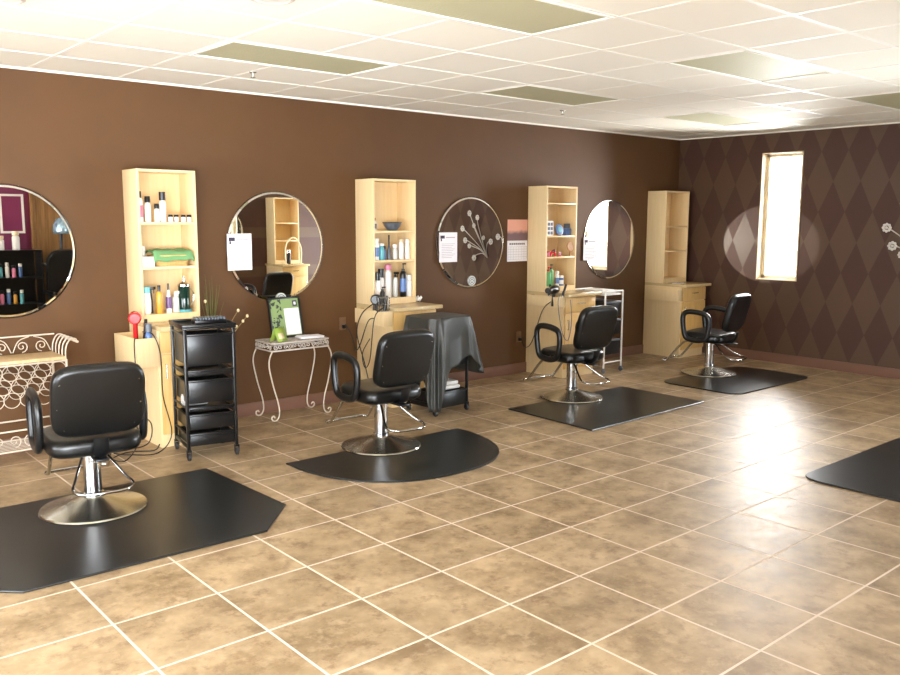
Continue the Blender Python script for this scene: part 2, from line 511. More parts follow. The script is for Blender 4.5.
# west wall with the shop front
b = B(); wy0, wy1, wz0, wz1 = -5.9, -.9, .35, 2.45
b.box(XW-.15, XW, YS-.15, wy0, 0, HC+.1).box(XW-.15, XW, wy1, .15, 0, HC+.1).box(XW-.15, XW, wy0, wy1, 0, wz0).box(XW-.15, XW, wy0, wy1, wz1, HC+.1)
struct(b.done('wall_west', 'wall'))
t = struct(bpy.data.objects.new('window_2', None)); COL.objects.link(t); t.location = (XW-.08, 0, 0)
b = B()
for k in range(5):
    y = wy0+.03+(wy1-wy0-.06)*k/4; b.box(-.03, .03, y-.03, y+.03, wz0+.06, wz1-.06)
b.box(-.03, .03, wy0, wy1, wz0, wz0+.06).box(-.03, .03, wy0, wy1, wz1-.06, wz1)
b.done('window_frame', 'window_trim', t)
B().box(-.004, .004, wy0, wy1, wz0+.06, wz1-.06).done('window_pane', 'glass', t)
# baseboards
struct(B().box(XW, XE, -.014, 0, 0, .11, .003).done('baseboard_north', 'baseboard'))
struct(B().box(XE-.014, XE, YS+.014, -.014, 0, .11, .003).done('baseboard_east', 'baseboard'))
struct(B().box(XW, XE-.014, YS, YS+.014, 0, .11, .003).done('baseboard_south', 'baseboard'))
# magenta painted wall section and wooden door, seen in the first mirror
struct(B().box(1.6, 3.52, YS+.0, YS+.02, .11, 2.25, .002).done('trim_1', 'magenta'))
t = struct(bpy.data.objects.new('door_1', None)); COL.objects.link(t); t.location = (3.98, YS, 0)
B().box(-.40, .40, .014, .055, .0, 2.05, .004).done('door_leaf', 'door_wood', t)
B().box(-.46, -.40, .014, .07, 0, 2.11, .004).box(.40, .46, .014, .07, 0, 2.11, .004).box(-.40, .40, .014, .07, 2.05, 2.11, .004).done('door_frame', 'door_wood', t)
B().cyl((-.33, .05, 1.0), (-.33, .10, 1.0), .012).sphere((-.33, .115, 1.0), .028).done('door_knob', 'brushed', t)

# ---------------------------------------------------------------- ceiling lamps
L_lab = {(1, 2): 'unlit rectangular ceiling light, largest of the row nearest the mirror wall', (5, 2): 'unlit ceiling light above and between the second and third shelf towers',
         (9, 2): 'small far unlit ceiling light nearest the room corner', (1, 5): 'unlit ceiling light cut off by the top edge, nearest the viewer',
         (5, 5): 'unlit ceiling light in the middle of the right-hand row', (9, 5): 'unlit ceiling light cut off by the right edge above the diamond wall'}
OUT = {(-3, 2): 'unlit ceiling light out of view, west end of the mirror-wall row', (-3, 5): 'unlit ceiling light out of view, west end of the middle row',
       (-3, 8): 'unlit ceiling light out of view, above the corner left of the viewer', (1, 8): 'unlit ceiling light out of view, right above the viewer',
       (5, 8): 'unlit ceiling light out of view, in front of the opposite station', (9, 8): 'unlit ceiling light out of view, beside the added side window'}
def ceiling_light(p, q, label):
    t = thing('ceiling_light', label, 'ceiling light', (CX+(p+1)*CT, CY-(q-.5)*CT, HC), 0, 'ceiling lights')
    w, d = CT, CT/2
    b = B(); i = .034
    b.box(-w+.013, w-.013, d-i, d-.013, -.006, .02, .002).box(-w+.013, w-.013, -d+.013, -d+i, -.006, .02, .002)
    b.box(-w+.013, -w+i, -d+i, d-i, -.006, .02, .002).box(w-i, w-.013, -d+i, d-i, -.006, .02, .002)
    b.done('frame', 'ceiling_bar', t)
    B().box(-w+i, w-i, -d+i, d-i, .002, .012).done('diffuser', 'lens', t)
    return t
for pq in L_lab: ceiling_light(*pq, L_lab[pq])
for pq in lights:
    if pq not in L_lab:
        p, q = pq   # lamps outside the picture still close their ceiling opening
        ceiling_light(p, q, OUT[pq])
for (x, y, r, lb) in ((2.07, -2.86, .11, 'white round ceiling speaker at the top edge beside the nearest light'), (1.12, -2.02, .11, 'white round ceiling speaker in the top left corner')):
    t = thing('ceiling_speaker', lb, 'speaker', (x, y, HC-.003), 0, 'round ceiling speakers')
    B().lathe([(r, 0), (r, -.008), (r-.012, -.014), (r-.02, -.012), (r-.02, 0)], n=32).done('rim', 'aged_iron', t)
    B().lathe([(r-.02, -.001), (r-.02, -.009), (.02, -.012)], n=32).done('grille', 'white_plastic', t)
for (x, y, lb) in ((3.0, -.62-.30, 'small ceiling sprinkler head near the mirror wall above the wire table'), (6.2, -.62-.33, 'small ceiling sprinkler head near the mirror wall above the third shelf tower')):
    t = thing('sprinkler_head', lb, 'sprinkler', (x, y, HC+.004), 0, 'ceiling sprinkler heads')
    B().lathe([(.028, 0), (.024, -.008), (.010, -.01), (.008, -.035)], n=16).done('escutcheon', 'brushed', t)
    B().lathe([(.004, -.035), (.018, -.038), (.018, -.041)], n=12).done('deflector', 'brushed', t)

# ---------------------------------------------------------------- floor mats
def mat_obj(poly, label, loc=(0, 0, 0)):
    # raised thin rubber slab with a bevelled rim
    b = B().prism(poly, 0.0005, .013, bev=.006)
    return tag(b.done('salon_mat', 'rubber_mat', loc=loc, sharp=20), label, 'floor mat', 'rubber mats under the chairs')
mat_obj([(.66, -1.24), (2.395, -1.26), (2.43, -2.25), (2.14, -2.56), (.93, -2.54), (.62, -2.24)], 'large black mat with cut corners under the nearest chair at left')
po = [(2.86, -1.50), (4.42, -1.50)]
for i in range(1, 30):
    a = -pi*i/30; c, s_ = cos(a), sin(a); n_ = 2.35
    po.append((3.64+.78*abs(c)**(2/n_)*(1 if c > 0 else -1), -1.52-.90*abs(s_)**(2/n_)))
mat_obj(po[::-1], 'black half-round mat under the second chair from the left')
mat_obj([(5.24, -1.25), (6.84, -1.25), (6.84, -2.20), (5.20, -2.24)][::-1], 'thin black square-cornered mat under the third chair, with reflections on it')
mat_obj(rrect(7.36, 8.86, -2.22, -1.32, .14), 'dark rounded mat under the farthest chair below the window')
mat_obj(rrect(5.27, 6.95, -5.2, -3.92, .12), 'black rounded mat cut off by the right edge of the photo')

# ---------------------------------------------------------------- salon chairs
def make_chair(label):
    t = thing('salon_chair', label, 'chair', group='black hydraulic salon chairs')
    B().lathe([(.290, .0), (.294, .006), (.288, .014), (.25, .024), (.18, .044), (.10, .066), (.072, .078), (.060, .080)], n=56).done('base', 'brushed', t)
    B().lathe([(.057, .078), (.057, .098), (.049, .102), (.049, .37)], n=32).done('hydraulic_column', 'chrome', t)
    B().box(-.10, .10, -.12, .12, .352, .372, .004).box(-.035, .035, -.30, -.05, .345, .358, .003).done('seat_mount', 'black_metal', t)
    # seat cushion
    T = Matrix.Translation((0, .0, .415)) @ Matrix.Rotation(radians(2), 4, 'X')
    B().cushion(.252, .230, .050, 4.6, .040, .008, T).done('seat', 'black_vinyl', t, sharp=60)
    # backrest
    T = Matrix.Translation((0, -.265, .705)) @ Matrix.Rotation(radians(-14), 4, 'X').inverted() @ Matrix.Rotation(pi/2, 4, 'X')
    T = Matrix.Translation((0, -.280, .688)) @ Matrix.Rotation(radians(105), 4, 'X')
    bk = B().cushion(.240, .206, .040, 4.8, .028, .006, T).done('backrest', 'black_vinyl', t, sharp=60)
    for sx, sz in ((-.20, .12), (.20, .12), (-.212, -.02), (.212, -.02), (-.18, -.145), (.18, -.145)):
        p = T @ Vector((sx, sz, -.042)); q = T @ Vector((sx, sz, -.036))
        nrm = (T.to_3x3() @ Vector((0, 0, 1)))
        # the rear face of the backrest looks towards -Y
        pr = T @ Vector((sx, sz, .037)); pq_ = T @ Vector((sx, sz, .042))
        if pr.y > p.y: pr, pq_ = T @ Vector((sx, sz, -.040)), T @ Vector((sx, sz, -.047))
        B().cyl(pr, pq_, .005, 10, .003).done('stud', 'brushed', bk)
    B().tube([(0, -.16, .362), (0, -.25, .368), (0, -.287, .41), (0, -.305, .48)], .04, 8, smooth=5, flat=.22).done('back_bracket', 'black_plastic', t, sharp=50)
    for s_ in (-1, 1):
        x = .276*s_
        loop = [(x, .14, .402), (x, .175, .46), (x, .195, .60), (x, .18, .665), (x, .12, .690), (x, .0, .682), (x, -.075, .655), (x, -.10, .59), (x, -.09, .48), (x, -.06, .41), (x, .03, .385)]
        arm = B().tube(loop, .0225, 10, closed=True, smooth=5, flat=1.25).done('armrest', 'arm_rubber', t, sharp=60)
        for yy in (.03, .11): B().cyl((.235*s_, yy, .405), (.262*s_, yy, .405), .014).done('arm_bracket', 'chrome', arm)
    B().tube([(-.16, .10, .352), (-.165, .22, .345), (-.17, .38, .165), (-.17, .42, .125), (-.165, .47, .120), (0, .485, .120), (.165, .47, .120), (.17, .42, .125), (.17, .38, .165), (.165, .22, .345), (.16, .10, .352)], .011, 10, smooth=5).done('footrest', 'chrome', t, sharp=60)
    B().tube([(-.055, -.05, .340), (-.07, -.10, .325), (-.13, -.22, .235), (-.155, -.30, .205), (-.11, -.365, .195), (0, -.385, .195), (.11, -.365, .195), (.155, -.30, .205), (.13, -.22, .235), (.07, -.10, .325), (.055, -.05, .340)], .008, 10, smooth=5).done('kick_bar', 'chrome', t, sharp=60)
    return t
ch = make_chair('black salon chair nearest the viewer, seen from behind at the far left')
ch.location = (1.55, -1.60, .013); ch.rotation_euler = (0, 0, radians(83-90))
G = 'black hydraulic salon chairs'
dup(ch, (3.63, -1.55, .013), radians(90-90), 'black salon chair on the half-round mat, beside the caped trolley', G)
dup(ch, (6.03, -1.29, .013), radians(88-90), 'third black salon chair from the left, on the square-cornered mat', G)
dup(ch, (8.17, -1.39, .013), radians(99-90), 'smallest farthest black salon chair, side on in front of the last cabinet', G)
dup(ch, (6.2, -4.85, .013), radians(-95-90), 'black salon chair by the opposite wall, seen only in the second mirror', G)

# ---------------------------------------------------------------- styling stations
def station(label, x0, shelves, y0=0, rz=0, tray=True, z_tray=(.68, .84), tw=.10, w=.485):
    t = thing('styling_station', label, 'cabinet', (x0, y0, 0), rz, 'maple styling stations along the walls')
    d, th = .275, .018
    # tower carcass
    b = B().box(0, th, -d, -.002, .9, 2.025, .001).box(w-th, w, -d, -.002, .9, 2.025, .001).box(th, w-th, -d, -.002, 2.007, 2.025).box(th, w-th, -.014, -.002, .9, 2.007)
    b.box(th, w-th, -d, -.014, .9, .955)
    b.done('tower', 'maple', t)
    for z in shelves: B().box(th, w-th, -d+.004, -.014, z-.018, z, .001).done('shelf', 'maple', t)
    bd = .56; bw = .50
    b = B().box(0, bw, -bd+.0205, -.002, 0, .868, .002)
    b.done('base_cabinet', 'maple', t)
    B().box(-.001, bw+.03, -.615, -.276, .868, .900, .005).box(w+.0005, bw+.03, -.276, -.002, .868, .9, .003).box(0, w, -.276, -.002, .868, .8995).done('countertop', 'counter', t)
    dr = B().box(.012, bw-.006, -bd, -bd+.02, .70, .856, .003).done('drawer', 'maple_front', t)
    B().tube([(.20, -bd-.001, .79), (.20, -bd-.022, .79), (.30, -bd-.022, .79), (.30, -bd-.001, .79)], .005, 8).done('handle', 'brushed', dr)
    do = B().box(.012, bw-.006, -bd, -bd+.02, .10, .69, .003).box(.07, bw-.07, -bd-.004, -bd+.001, .16, .63, .003).done('door', 'maple_front', t)
    B().tube([(.045, -bd-.001, .62), (.045, -bd-.022, .62), (.045, -bd-.022, .52), (.045, -bd-.001, .52)], .005, 8).done('handle', 'brushed', do)
    if tray:
        z0, z1 = z_tray
        b = B().box(-tw, -.002, -bd, -bd+.012, z0, z1, .001).box(-tw, -tw+.012, -bd+.012, -.12, z0, z1, .001).box(-tw+.012, -.002, -.132, -.12, z0, z1, .001).box(-tw+.012, -.002, -bd+.012, -.132, z0, z0+.012)
        b.done('tool_box', 'maple', t)
    return t
station('maple shelf tower and cabinet with the black trolley in front, nearest the viewer', 2.385, (1.31, 1.64), z_tray=(.61, .82), tw=.16, w=.452)
station('maple shelf tower and cabinet between the round table mirror and the caped trolley', 4.486, (1.30, 1.565), z_tray=(.74, .87))
station('maple shelf tower with the blue magnet and hair dryer, third from the left', 6.735, (1.275, 1.50, 1.85), z_tray=(.76, .87))
station('farthest maple tower with empty shelves, near the room corner', 8.85, (1.30, 1.60), z_tray=(.70, .84))
station('maple tower and cabinet on the opposite wall, seen in the second mirror', 7.79, (1.30, 1.60), YS, pi, tray=False)

# ---------------------------------------------------------------- mirrors
def round_mirror(x, label, y=0, rz=0, R=.462, rim='chrome'):
    t = thing('round_mirror', label, 'mirror', (x, y, 1.435), rz, 'round wall mirrors')
    Rm = Matrix.Rotation(pi/2, 3, 'X')
    B().lathe([(R-.02, 0.004), (R-.02, .016), (0.001, .016)], n=72, R=Rm, cap=False).done('glass', 'mirror', t, sharp=10)
    B().lathe([(R-.02, .016), (R-.004, .010), (R-.004, .004)], n=72, R=Rm, cap=False).done('bevelled_edge', 'mirror', t, sharp=10)
    B().lathe([(R-.004, .012), (R+.003, .012), (R+.003, .0015), (R-.004, .0015)], n=72, R=Rm, cap=False).done('rim', rim, t)
    return t
round_mirror(1.555, 'round mirror cut off by the left edge, above the white iron console')
round_mirror(3.665, 'round mirror with a gold-lit edge above the wire table')
round_mirror(5.90, 'round mirror showing a silver flower spray, left of the calendar')
round_mirror(8.125, 'round mirror reflecting the bright window, beside the farthest tower')
round_mirror(6.40, 'round mirror on the opposite wall, seen only in the second mirror', YS, pi)

# ---------------------------------------------------------------- papers on the wall
def sheet(x, z0, z1, w, label, kind='notice', y=-.02):
    t = thing('paper_notice', label, 'paper', (x, y, z0), 0, 'white notices taped to the mirrors')
    h = z1-z0
    B().box(-w/2, w/2, -.0012, 0, 0, h).done('page', 'paper', t)
    b = B().box(-w/2+.015, -w/2+.07, -.0019, -.0012, h-.06, h-.03).box(-w/2+.02, -w/2+.035, -.0019, -.0012, h-.085, h-.062)
    b.done('printed_logo', 'ink', t)
    b = B()
    for k in range(9): b.box(-w/2+.03, w/2-.03-.02*(k % 3), -.0017, -.0012, h-.115-k*.017, h-.111-k*.017)
    b.box(-w/2+.085, w/2-.03, -.0017, -.0012, h-.055, h-.045)
    b.done('printed_lines', 'grey_ink', t)
sheet(3.315, 1.245, 1.545, .22, 'white notice taped over the left edge of the gold-edged mirror')
sheet(5.585, 1.245, 1.54, .235, 'white notice taped on the left of the flower spray mirror')
sheet(7.76, 1.205, 1.47, .24, 'white notice on the left of the window-reflecting mirror')
t = thing('wall_calendar', 'wall calendar with a pink sunset picture beside the third tower', 'calendar', (6.575, -.003, 1.225))
B().box(-.15, .15, -.004, 0, .225, .445).done('picture_page', 'cal', t)
b = B().box(-.15, .15, -.004, 0, 0, .222); b.done('date_page', 'paper', t)
b = B()
for k in range(6): b.box(-.14, .14, -.0048, -.004, .02+k*.027, .0225+k*.027)
for k in range(8): b.box(-.14+k*.04-.001, -.14+k*.04+.001, -.0048, -.004, .02, .155)
b.done('date_grid', 'grey_ink', t)
b = B()
for k in range(8): b.box(-.12+k*.03, -.12+k*.03+.02, -.0048, -.004, .178, .196)
b.done('month_heading', 'ink', t)
for x, z, lb in ((3.69, .985, 'round pale sticker at the foot of the gold-edged mirror'), (5.905, 1.045, 'round pale sticker at the foot of the flower spray mirror')):
    t = thing('round_sticker', lb, 'sticker', (x, -.02, z), 0, 'round mirror stickers')
    Rm = Matrix.Rotation(pi/2, 3, 'X')
    B().lathe([(.052, 0), (.052, .004), (.001, .004)], n=32, R=Rm).done('disc', 'clear_plastic', t)
    b = B().lathe([(.040, .004), (.040, .0055), (.033, .0055), (.033, .004)], n=32, R=Rm, cap=False)
    for k in range(6):
        a = k*pi/3; b.box(.018*cos(a)-.006, .018*cos(a)+.006, -.0055, -.004, .018*sin(a)-.006, .018*sin(a)+.006)
    b.done('emblem', 'grey_plastic', t)

# ---------------------------------------------------------------- bottles and jars
def bottle(x, y, z, r, h, body, cap, label, kind='pump', shape='round', capf=.22, band=None, cat='bottle', name='bottle', group=None, sx=1.0):
    t = thing(name, label, cat, (x, y, z), random.uniform(-.3, .3), group)
    hb = h*(1-capf)
    if shape == 'round':
        pr = [(r*.92, 0), (r, .004), (r, hb*.86), (r*.8, hb*.95), (r*.45, hb)]
    elif shape == 'jar': pr = [(r*.94, 0), (r, .004), (r, hb)]
    elif shape == 'tube': pr = [(r*.7, 0), (r*.95, hb*.1), (r, hb*.6), (r*.85, hb)]
    elif shape == 'cone': pr = [(r, 0), (r, .01), (r*.9, hb*.6), (r*.5, hb*.95), (r*.3, hb)]
    bd = B().lathe(pr, n=20).done('body', body, t)
    rc = {'jar': r*1.03, 'round': r*.5, 'tube': r*.8, 'cone': r*.34}[shape]
    if kind == 'can': rc = r*.93
    if kind == 'spray':
        b = B().lathe([(r*.45, hb), (r*.45, hb+.02), (r*.25, hb+.025), (r*.25, h-.02)], n=12).box(-.012, .035, -.009, .009, h-.022, h, .003).box(.018, .024, -.004, .004, h-.05, h-.02)
        b.done('spray_head', cap, t)
    elif kind == 'pumptop':
        B().lathe([(r*.5, hb), (r*.5, hb+.015), (.004, hb+.018), (.004, h-.01)], n=12).box(-.006, .03, -.006, .006, h-.012, h, .002).done('pump', cap, t)
    else:
        B().lathe([(rc, hb), (rc, h-.003), (rc*.9, h)], n=20).done('cap', cap, t)
    if band: B().lathe([(r+.0006, hb*.2), (r+.0006, hb*.7)], n=20, cap=False).done('label_band', band, t)
    return t
S1 = 2.385
g1 = 'bottles and jars on the nearest tower'
zt = 1.6405
bottle(S1+.05, -.20, zt, .018, .225, 'white_plastic', 'black_plastic', 'pink and white slim bottle, leftmost on the top shelf of the nearest tower', band='pink', group=g1)
bottle(S1+.10, -.21, zt, .022, .19, 'white_plastic', 'black_plastic', 'white bottle with wide black cap beside the pink slim bottle, nearest tower', kind='can', capf=.24, group=g1)
bottle(S1+.165, -.22, zt, .019, .135, 'white_plastic', 'black_plastic', 'shorter white bottle between two taller ones, top shelf of nearest tower', kind='can', capf=.26, group=g1)
bottle(S1+.218, -.20, zt, .026, .225, 'white_plastic', 'black_plastic', 'tallest white bottle with black cap, right of the group on the top shelf', kind='can', capf=.28, group=g1)
for k, (dx, lb) in enumerate(((.262, 'small white jar with black lid just right of the tallest bottle'), (.308, 'second small white jar from the left on the top shelf'), (.362, 'third small white jar from the left on the top shelf'), (.408, 'small white jar at the right end of the top shelf'))):
    bottle(S1+dx, -.235, zt, .017, .055, 'white_plastic', 'black_plastic', lb, shape='jar', capf=.32, name='jar', cat='jar', group='small white jars on the top shelf')
zt = 1.3105
t = thing('tissue_box', 'small white box at the left of the green towel basket', 'box', (S1+.072, -.22, zt))
B().box(-.045, .045, -.04, .04, 0, .075, .003).done('carton', 'white_plastic', t)
B().box(-.02, .02, -.008, .008, .0752, .0765).done('slot', 'grey_plastic', t)
bottle(S1+.06, -.19, zt+.0775, .016, .075, 'clear_plastic', 'white_plastic', 'little pale bottle standing on the small white box', shape='tube', group=g1)
# wicker basket with green towel
t = thing('wicker_basket', 'small wicker basket holding a green towel on the middle shelf', 'basket', (S1+.265, -.175, zt))
b = B()
for k in range(7):
    f = k/6; w, d = .115+.025*f, .070+.018*f
    b.tube([(x, y, .006+.072*f) for x, y in rrect(-w, w, -d, d, .03, 4)], .0062, 6, closed=True)
b.box(-.112, .112, -.067, .067, 0, .006)
b.done('basket_weave', 'wicker', t, sharp=60)
def tw(u, v):
    # towel lump folded in the basket, spilling over its front
    x = (u-.5)*.31; y = (v-.5)*.205
    z = .076+.012*v+.012*sin(pi*min(1, max(0, v*1.05)))+.004*sin(u*15+v*4)+.004*sin(v*11-u*6)
    if v < .14: z -= (.14-v)*.42
    if u < .06 or u > .94: z -= .012
    return (x, y, z+.026)
o = B().grid(tw, 34, 20).done('towel', 'towel_green', solid=.010, loc=(S1+.265, -.175, zt), sharp=60)
tag(o, 'folded green towel lying in the wicker basket on the middle shelf', 'towel')
zt = .9555
bottle(S1+.06, -.22, zt, .030, .205, 'white_plastic', 'teal', 'white and pale blue squeeze tube, leftmost on the lowest shelf of the nearest tower', shape='tube', kind='can', group=g1)
bottle(S1+.112, -.17, zt, .014, .20, 'black_plastic', 'black_plastic', 'thin dark spray bottle behind the amber bottle on the lowest shelf', shape='cone', kind='spray', group=g1)
bottle(S1+.148, -.24, zt, .024, .215, 'amber', 'black_plastic', 'amber orange bottle with a black cap on the lowest shelf', group=g1)
bottle(S1+.222, -.235, zt, .021, .225, 'white_plastic', 'black_plastic', 'purple labelled bottle with pointed black top, middle of the lowest shelf', shape='cone', group=g1, band='purple')
bottle(S1+.283, -.22, zt, .026, .16, 'clear_plastic', 'white_plastic', 'frosted clear spray bottle between the purple bottle and disinfectant jar', kind='spray', group=g1)
t = thing('disinfectant_jar', 'tall dark green disinfectant jar with chrome lid at right of the lowest shelf', 'jar', (S1+.355, -.215, zt))
B().lathe([(.048, 0), (.052, .006), (.046, .022), (.043, .03), (.043, .19), (.046, .196)], n=28).done('jar_body', 'dark_green', t)
B().lathe([(.047, .197), (.047, .21), (.02, .228), (.006, .234), (.006, .26), (.012, .264), (.010, .276)], n=24).done('lid', 'chrome', t)
B().tube([(.045, 0, .18), (.075, 0, .14), (.070, 0, .08), (.046, 0, .05)], .004, 8, smooth=4).done('lift_handle', 'chrome', t)
B().lathe([(.054, .001), (.056, .02), (.0535, .02)], n=28, cap=False).done('foot_ring', 'teal', t)

# second tower
S2 = 4.486+.02
g2 = 'bottles on the second tower'
bottle(S2+.045, -.21, 1.5655, .019, .115, 'clear_plastic', 'brown_clip', 'short glass bottle beside the bowl on the top shelf of the second tower', shape='round', group=g2, band='grey_plastic')
t = thing('bowl', 'dark grey bowl on the top shelf of the second tower', 'bowl', (S2+.255, -.19, 1.5655))
B().lathe([(.035, 0), (.045, .003), (.075, .04), (.088, .072), (.083, .074), (.068, .042), (.03, .010), (.001, .009)], n=32, cap=False).done('bowl_shell', 'grey_plastic', t)
B().lathe([(.089, .070), (.091, .076), (.083, .077)], n=32, cap=False).done('rim', 'black_plastic', t)
zt = 1.3005
for dx, r, h, bd_, cp, lb, kw in (
    (.055, .024, .195, 'white_plastic', 'white_plastic', 'white bottle, leftmost on the middle shelf of the second tower', dict(kind='can', capf=.15, band='blue_plastic')),
    (.115, .024, .15, 'teal', 'white_plastic', 'teal bottle on the middle shelf of the second tower', dict(kind='can', capf=.15)),
    (.165, .018, .125, 'blue_plastic', 'black_plastic', 'short blue bottle beside the teal one on the second tower', dict(kind='can')),
    (.225, .021, .225, 'grey_plastic', 'black_plastic', 'slender grey bottle with tall black nozzle, middle of the second tower', dict(shape='cone', capf=.4)),
    (.285, .024, .14, 'clear_plastic', 'white_plastic', 'low frosted bottle right of the black nozzle bottle', dict(kind='can')),
    (.345, .024, .185, 'white_plastic', 'cream_plastic', 'taller white bottle second from right on the middle shelf of the second tower', dict(kind='can', capf=.12)),
    (.415, .025, .185, 'white_plastic', 'white_plastic', 'white bottle at the right end of the middle shelf, second tower', dict(kind='can', capf=.2))):
    bottle(S2+dx, -.20+.02*sin(dx*90), zt, r, h, bd_, cp, lb, group=g2, **kw)
zt = .9555
for dx, r, h, bd_, cp, lb, kw in (
    (.055, .029, .235, 'white_plastic', 'black_plastic', 'white bottle with big black cap, leftmost on the lowest shelf of the second tower', dict(kind='can', capf=.30)),
    (.122, .029, .265, 'white_plastic', 'black_plastic', 'taller white bottle with big black cap beside the leftmost one, second tower', dict(kind='can', capf=.30)),
    (.205, .032, .30, 'white_plastic', 'pink', 'white bottle with a bright pink cap on the second tower', dict(kind='can', capf=.16)),
    (.285, .026, .23, 'clear_plastic', 'black_plastic', 'pale spray bottle with black trigger head on the second tower', dict(kind='spray')),
    (.345, .030, .31, 'black_plastic', 'black_plastic', 'tall black bottle with curved pump on the lowest shelf of the second tower', dict(kind='pumptop', band='blue_plastic')),
    (.415, .028, .20, 'white_plastic', 'white_plastic', 'white bottle at the right end of the lowest shelf, second tower', dict(kind='can'))):
    bottle(S2+dx, -.215+.025*sin(dx*70), zt, r, h, bd_, cp, lb, group=g2, **kw)
bottle(S2+.02, -.355, .9005, .024, .17, 'black_plastic', 'black_plastic', 'small black pump bottle on the second counter, in front of the tower', kind='pumptop', group=g2)

# third tower
S3 = 6.735+.02
g3 = 'things on the third tower'
t = thing('photo_card', 'small pale card with pictures on the upper shelf of the third tower', 'card', (S3+.075, -.24, 1.5005))
B().box(-.05, .05, -.003, .003, 0, .155).done('card', 'paper', t)
b = B()
for i in range(2):
    for j in range(3): b.box(-.04+i*.045, -.005+i*.045, -.0042, -.003, .012+j*.047, .045+j*.047)
b.done('printed_pictures', 'grey_plastic', t)
t = thing('blue_disc', 'round blue disc leaning on the upper shelf of the third tower', 'disc', (S3+.255, -.21, 1.562))
Rm = Matrix.Rotation(radians(78), 3, 'X')
B().lathe([(.060, -.006), (.062, 0), (.060, .006), (.045, .008), (.001, .008)], n=32, R=Rm).done('dish', 'blue_plastic', t)
B().lathe([(.03, .008), (.03, .0105), (.001, .0105)], n=24, R=Rm).done('centre', 'teal', t)
t = thing('blue_box', 'small blue carton with dark top at right of the round disc', 'box', (S3+.385, -.20, 1.5005))
B().box(-.04, .04, -.03, .03, 0, .075, .002).done('carton', 'blue_plastic', t)
B().box(-.025, .03, -.022, .022, .0755, .128, .002).done('dark_top', 'grey_plastic', t)
zt = 1.2755
t = thing('hair_clip', 'red hair clip on the middle shelf of the third tower', 'hair clip', (S3+.15, -.22, zt))
B().tube([(-.045, 0, .006), (-.02, 0, .045), (.02, 0, .055), (.045, 0, .006)], .009, 8, smooth=5, flat=1.8).done('clip_body', 'red_plastic', t)
B().tube([(-.02, 0, .04), (0, -.02, .075), (.02, 0, .04)], .006, 8, smooth=4).done('spring_grip', 'grey_plastic', t)
bottle(S3+.065, -.23, zt, .018, .06, 'pink', 'red_plastic', 'tiny pink jar at the left of the red hair clip', shape='jar', name='jar', cat='jar', group=g3)
bottle(S3+.24, -.24, zt, .012, .05, 'pink', 'white_plastic', 'tiny pink pot right of the red hair clip', shape='jar', name='jar', cat='jar', group=g3)
t = thing('round_brush', 'round wooden paddle brush propped at the right edge of the third tower', 'brush', (S3+.385, -.255, zt))
Rm = Matrix.Rotation(radians(82), 3, 'X')
B().lathe([(.046, -.008), (.052, 0), (.046, .008)], (0, 0, .105), n=28, R=Rm).done('paddle', 'brown_clip', t)
B().cyl((0, 0, .0), (0, .0, .06), .008, 10).done('handle', 'brown_clip', t)
zt = .9555
bottle(S3+.085, -.22, zt, .030, .21, 'green_plastic', 'red_plastic', 'green bottle with a dark red top on the lowest shelf of the third tower', kind='pumptop', group=g3)
bottle(S3+.155, -.19, zt, .030, .235, 'green_plastic', 'black_plastic', 'taller green bottle with a black top on the third tower', kind='pumptop', group=g3)
bottle(S3+.225, -.22, zt, .022, .16, 'white_plastic', 'white_plastic', 'slim white bottle between the green bottles and the blue jar', kind='can', group=g3, band='blue_plastic')
bottle(S3+.29, -.22, zt, .028, .11, 'blue_plastic', 'white_plastic', 'short blue bottle at the right of the lowest shelf, third tower', kind='can', group=g3, band='white_plastic')

# ---------------------------------------------------------------- hair tools and cords
def hair_dryer(x, y, z, label, col='black_plastic', rz=0, grip=(0, 0, -1)):
    t = thing('hair_dryer', label, 'hair dryer', (x, y, z), rz)
    R = Matrix.Rotation(radians(90), 3, 'Y')
    B().lathe([(.030, -.085), (.043, -.075), (.047, -.02), (.044, .03), (.028, .075), (.026, .12), (.030, .155)], n=24, R=R, cap=True).done('barrel', col, t)
    g = Vector(grip).normalized()
    B().tube([Vector((-.01, 0, 0))+g*.035, Vector((0, 0, 0))+g*.10, Vector((.012, 0, 0))+g*.175], .017, 10, smooth=4, flat=1.3).done('grip', col, t)
    B().lathe([(.034, -.0855), (.034, -.090), (.001, -.090)], n=20, R=R).done('intake_grille', col, t)
    return t
hd1 = hair_dryer(2.385-.125, -.46, .965, 'red hair dryer standing in the side box of the nearest station', 'red_plastic', rz=radians(68))
hd2 = hair_dryer(4.486-.065, -.40, .97, 'black hair dryer in the side box of the second station', rz=radians(50))
hd3 = hair_dryer(6.735-.085, -.47, .945, 'black hair dryer in the side box of the third station', rz=radians(200))
bottle(2.385-.055, -.52, .6225, .026, .30, 'blue_plastic', 'grey_plastic', 'grey-blue spray can standing beside the red hair dryer', kind='can', capf=.2, group='cans in the side boxes')
def iron(x, y, z, label, lean=(.05, -.03, .2), col='black_plastic'):
    t = thing('curling_iron', label, 'curling iron', (x, y, z), 0, 'curling irons in the side boxes')
    d = Vector(lean)
    B().cyl((0, 0, 0), d*.55, .009, 12).done('barrel', 'chrome', t)
    B().cyl(d*.55, d*1.15, .014, 12, .011).done('handle', col, t)
    return t
iron(2.385-.055, -.40, .6225, 'black curling iron in the box beside the red hair dryer', (.02, -.02, .28))
iron(4.486-.07, -.50, .7525, 'black curling iron with chrome barrel, front of the second station box', (.03, -.02, .22))
iron(4.486-.05, -.33, .7525, 'black curling iron at the back of the second station box', (.03, .01, .20))
iron(6.735-.06, -.53, .7725, 'black curling iron leaning right at the front of the third station box', (.06, -.03, .20))
iron(6.735-.05, -.36, .7725, 'upright curling iron beside the third station hair dryer', (.03, .0, .19))
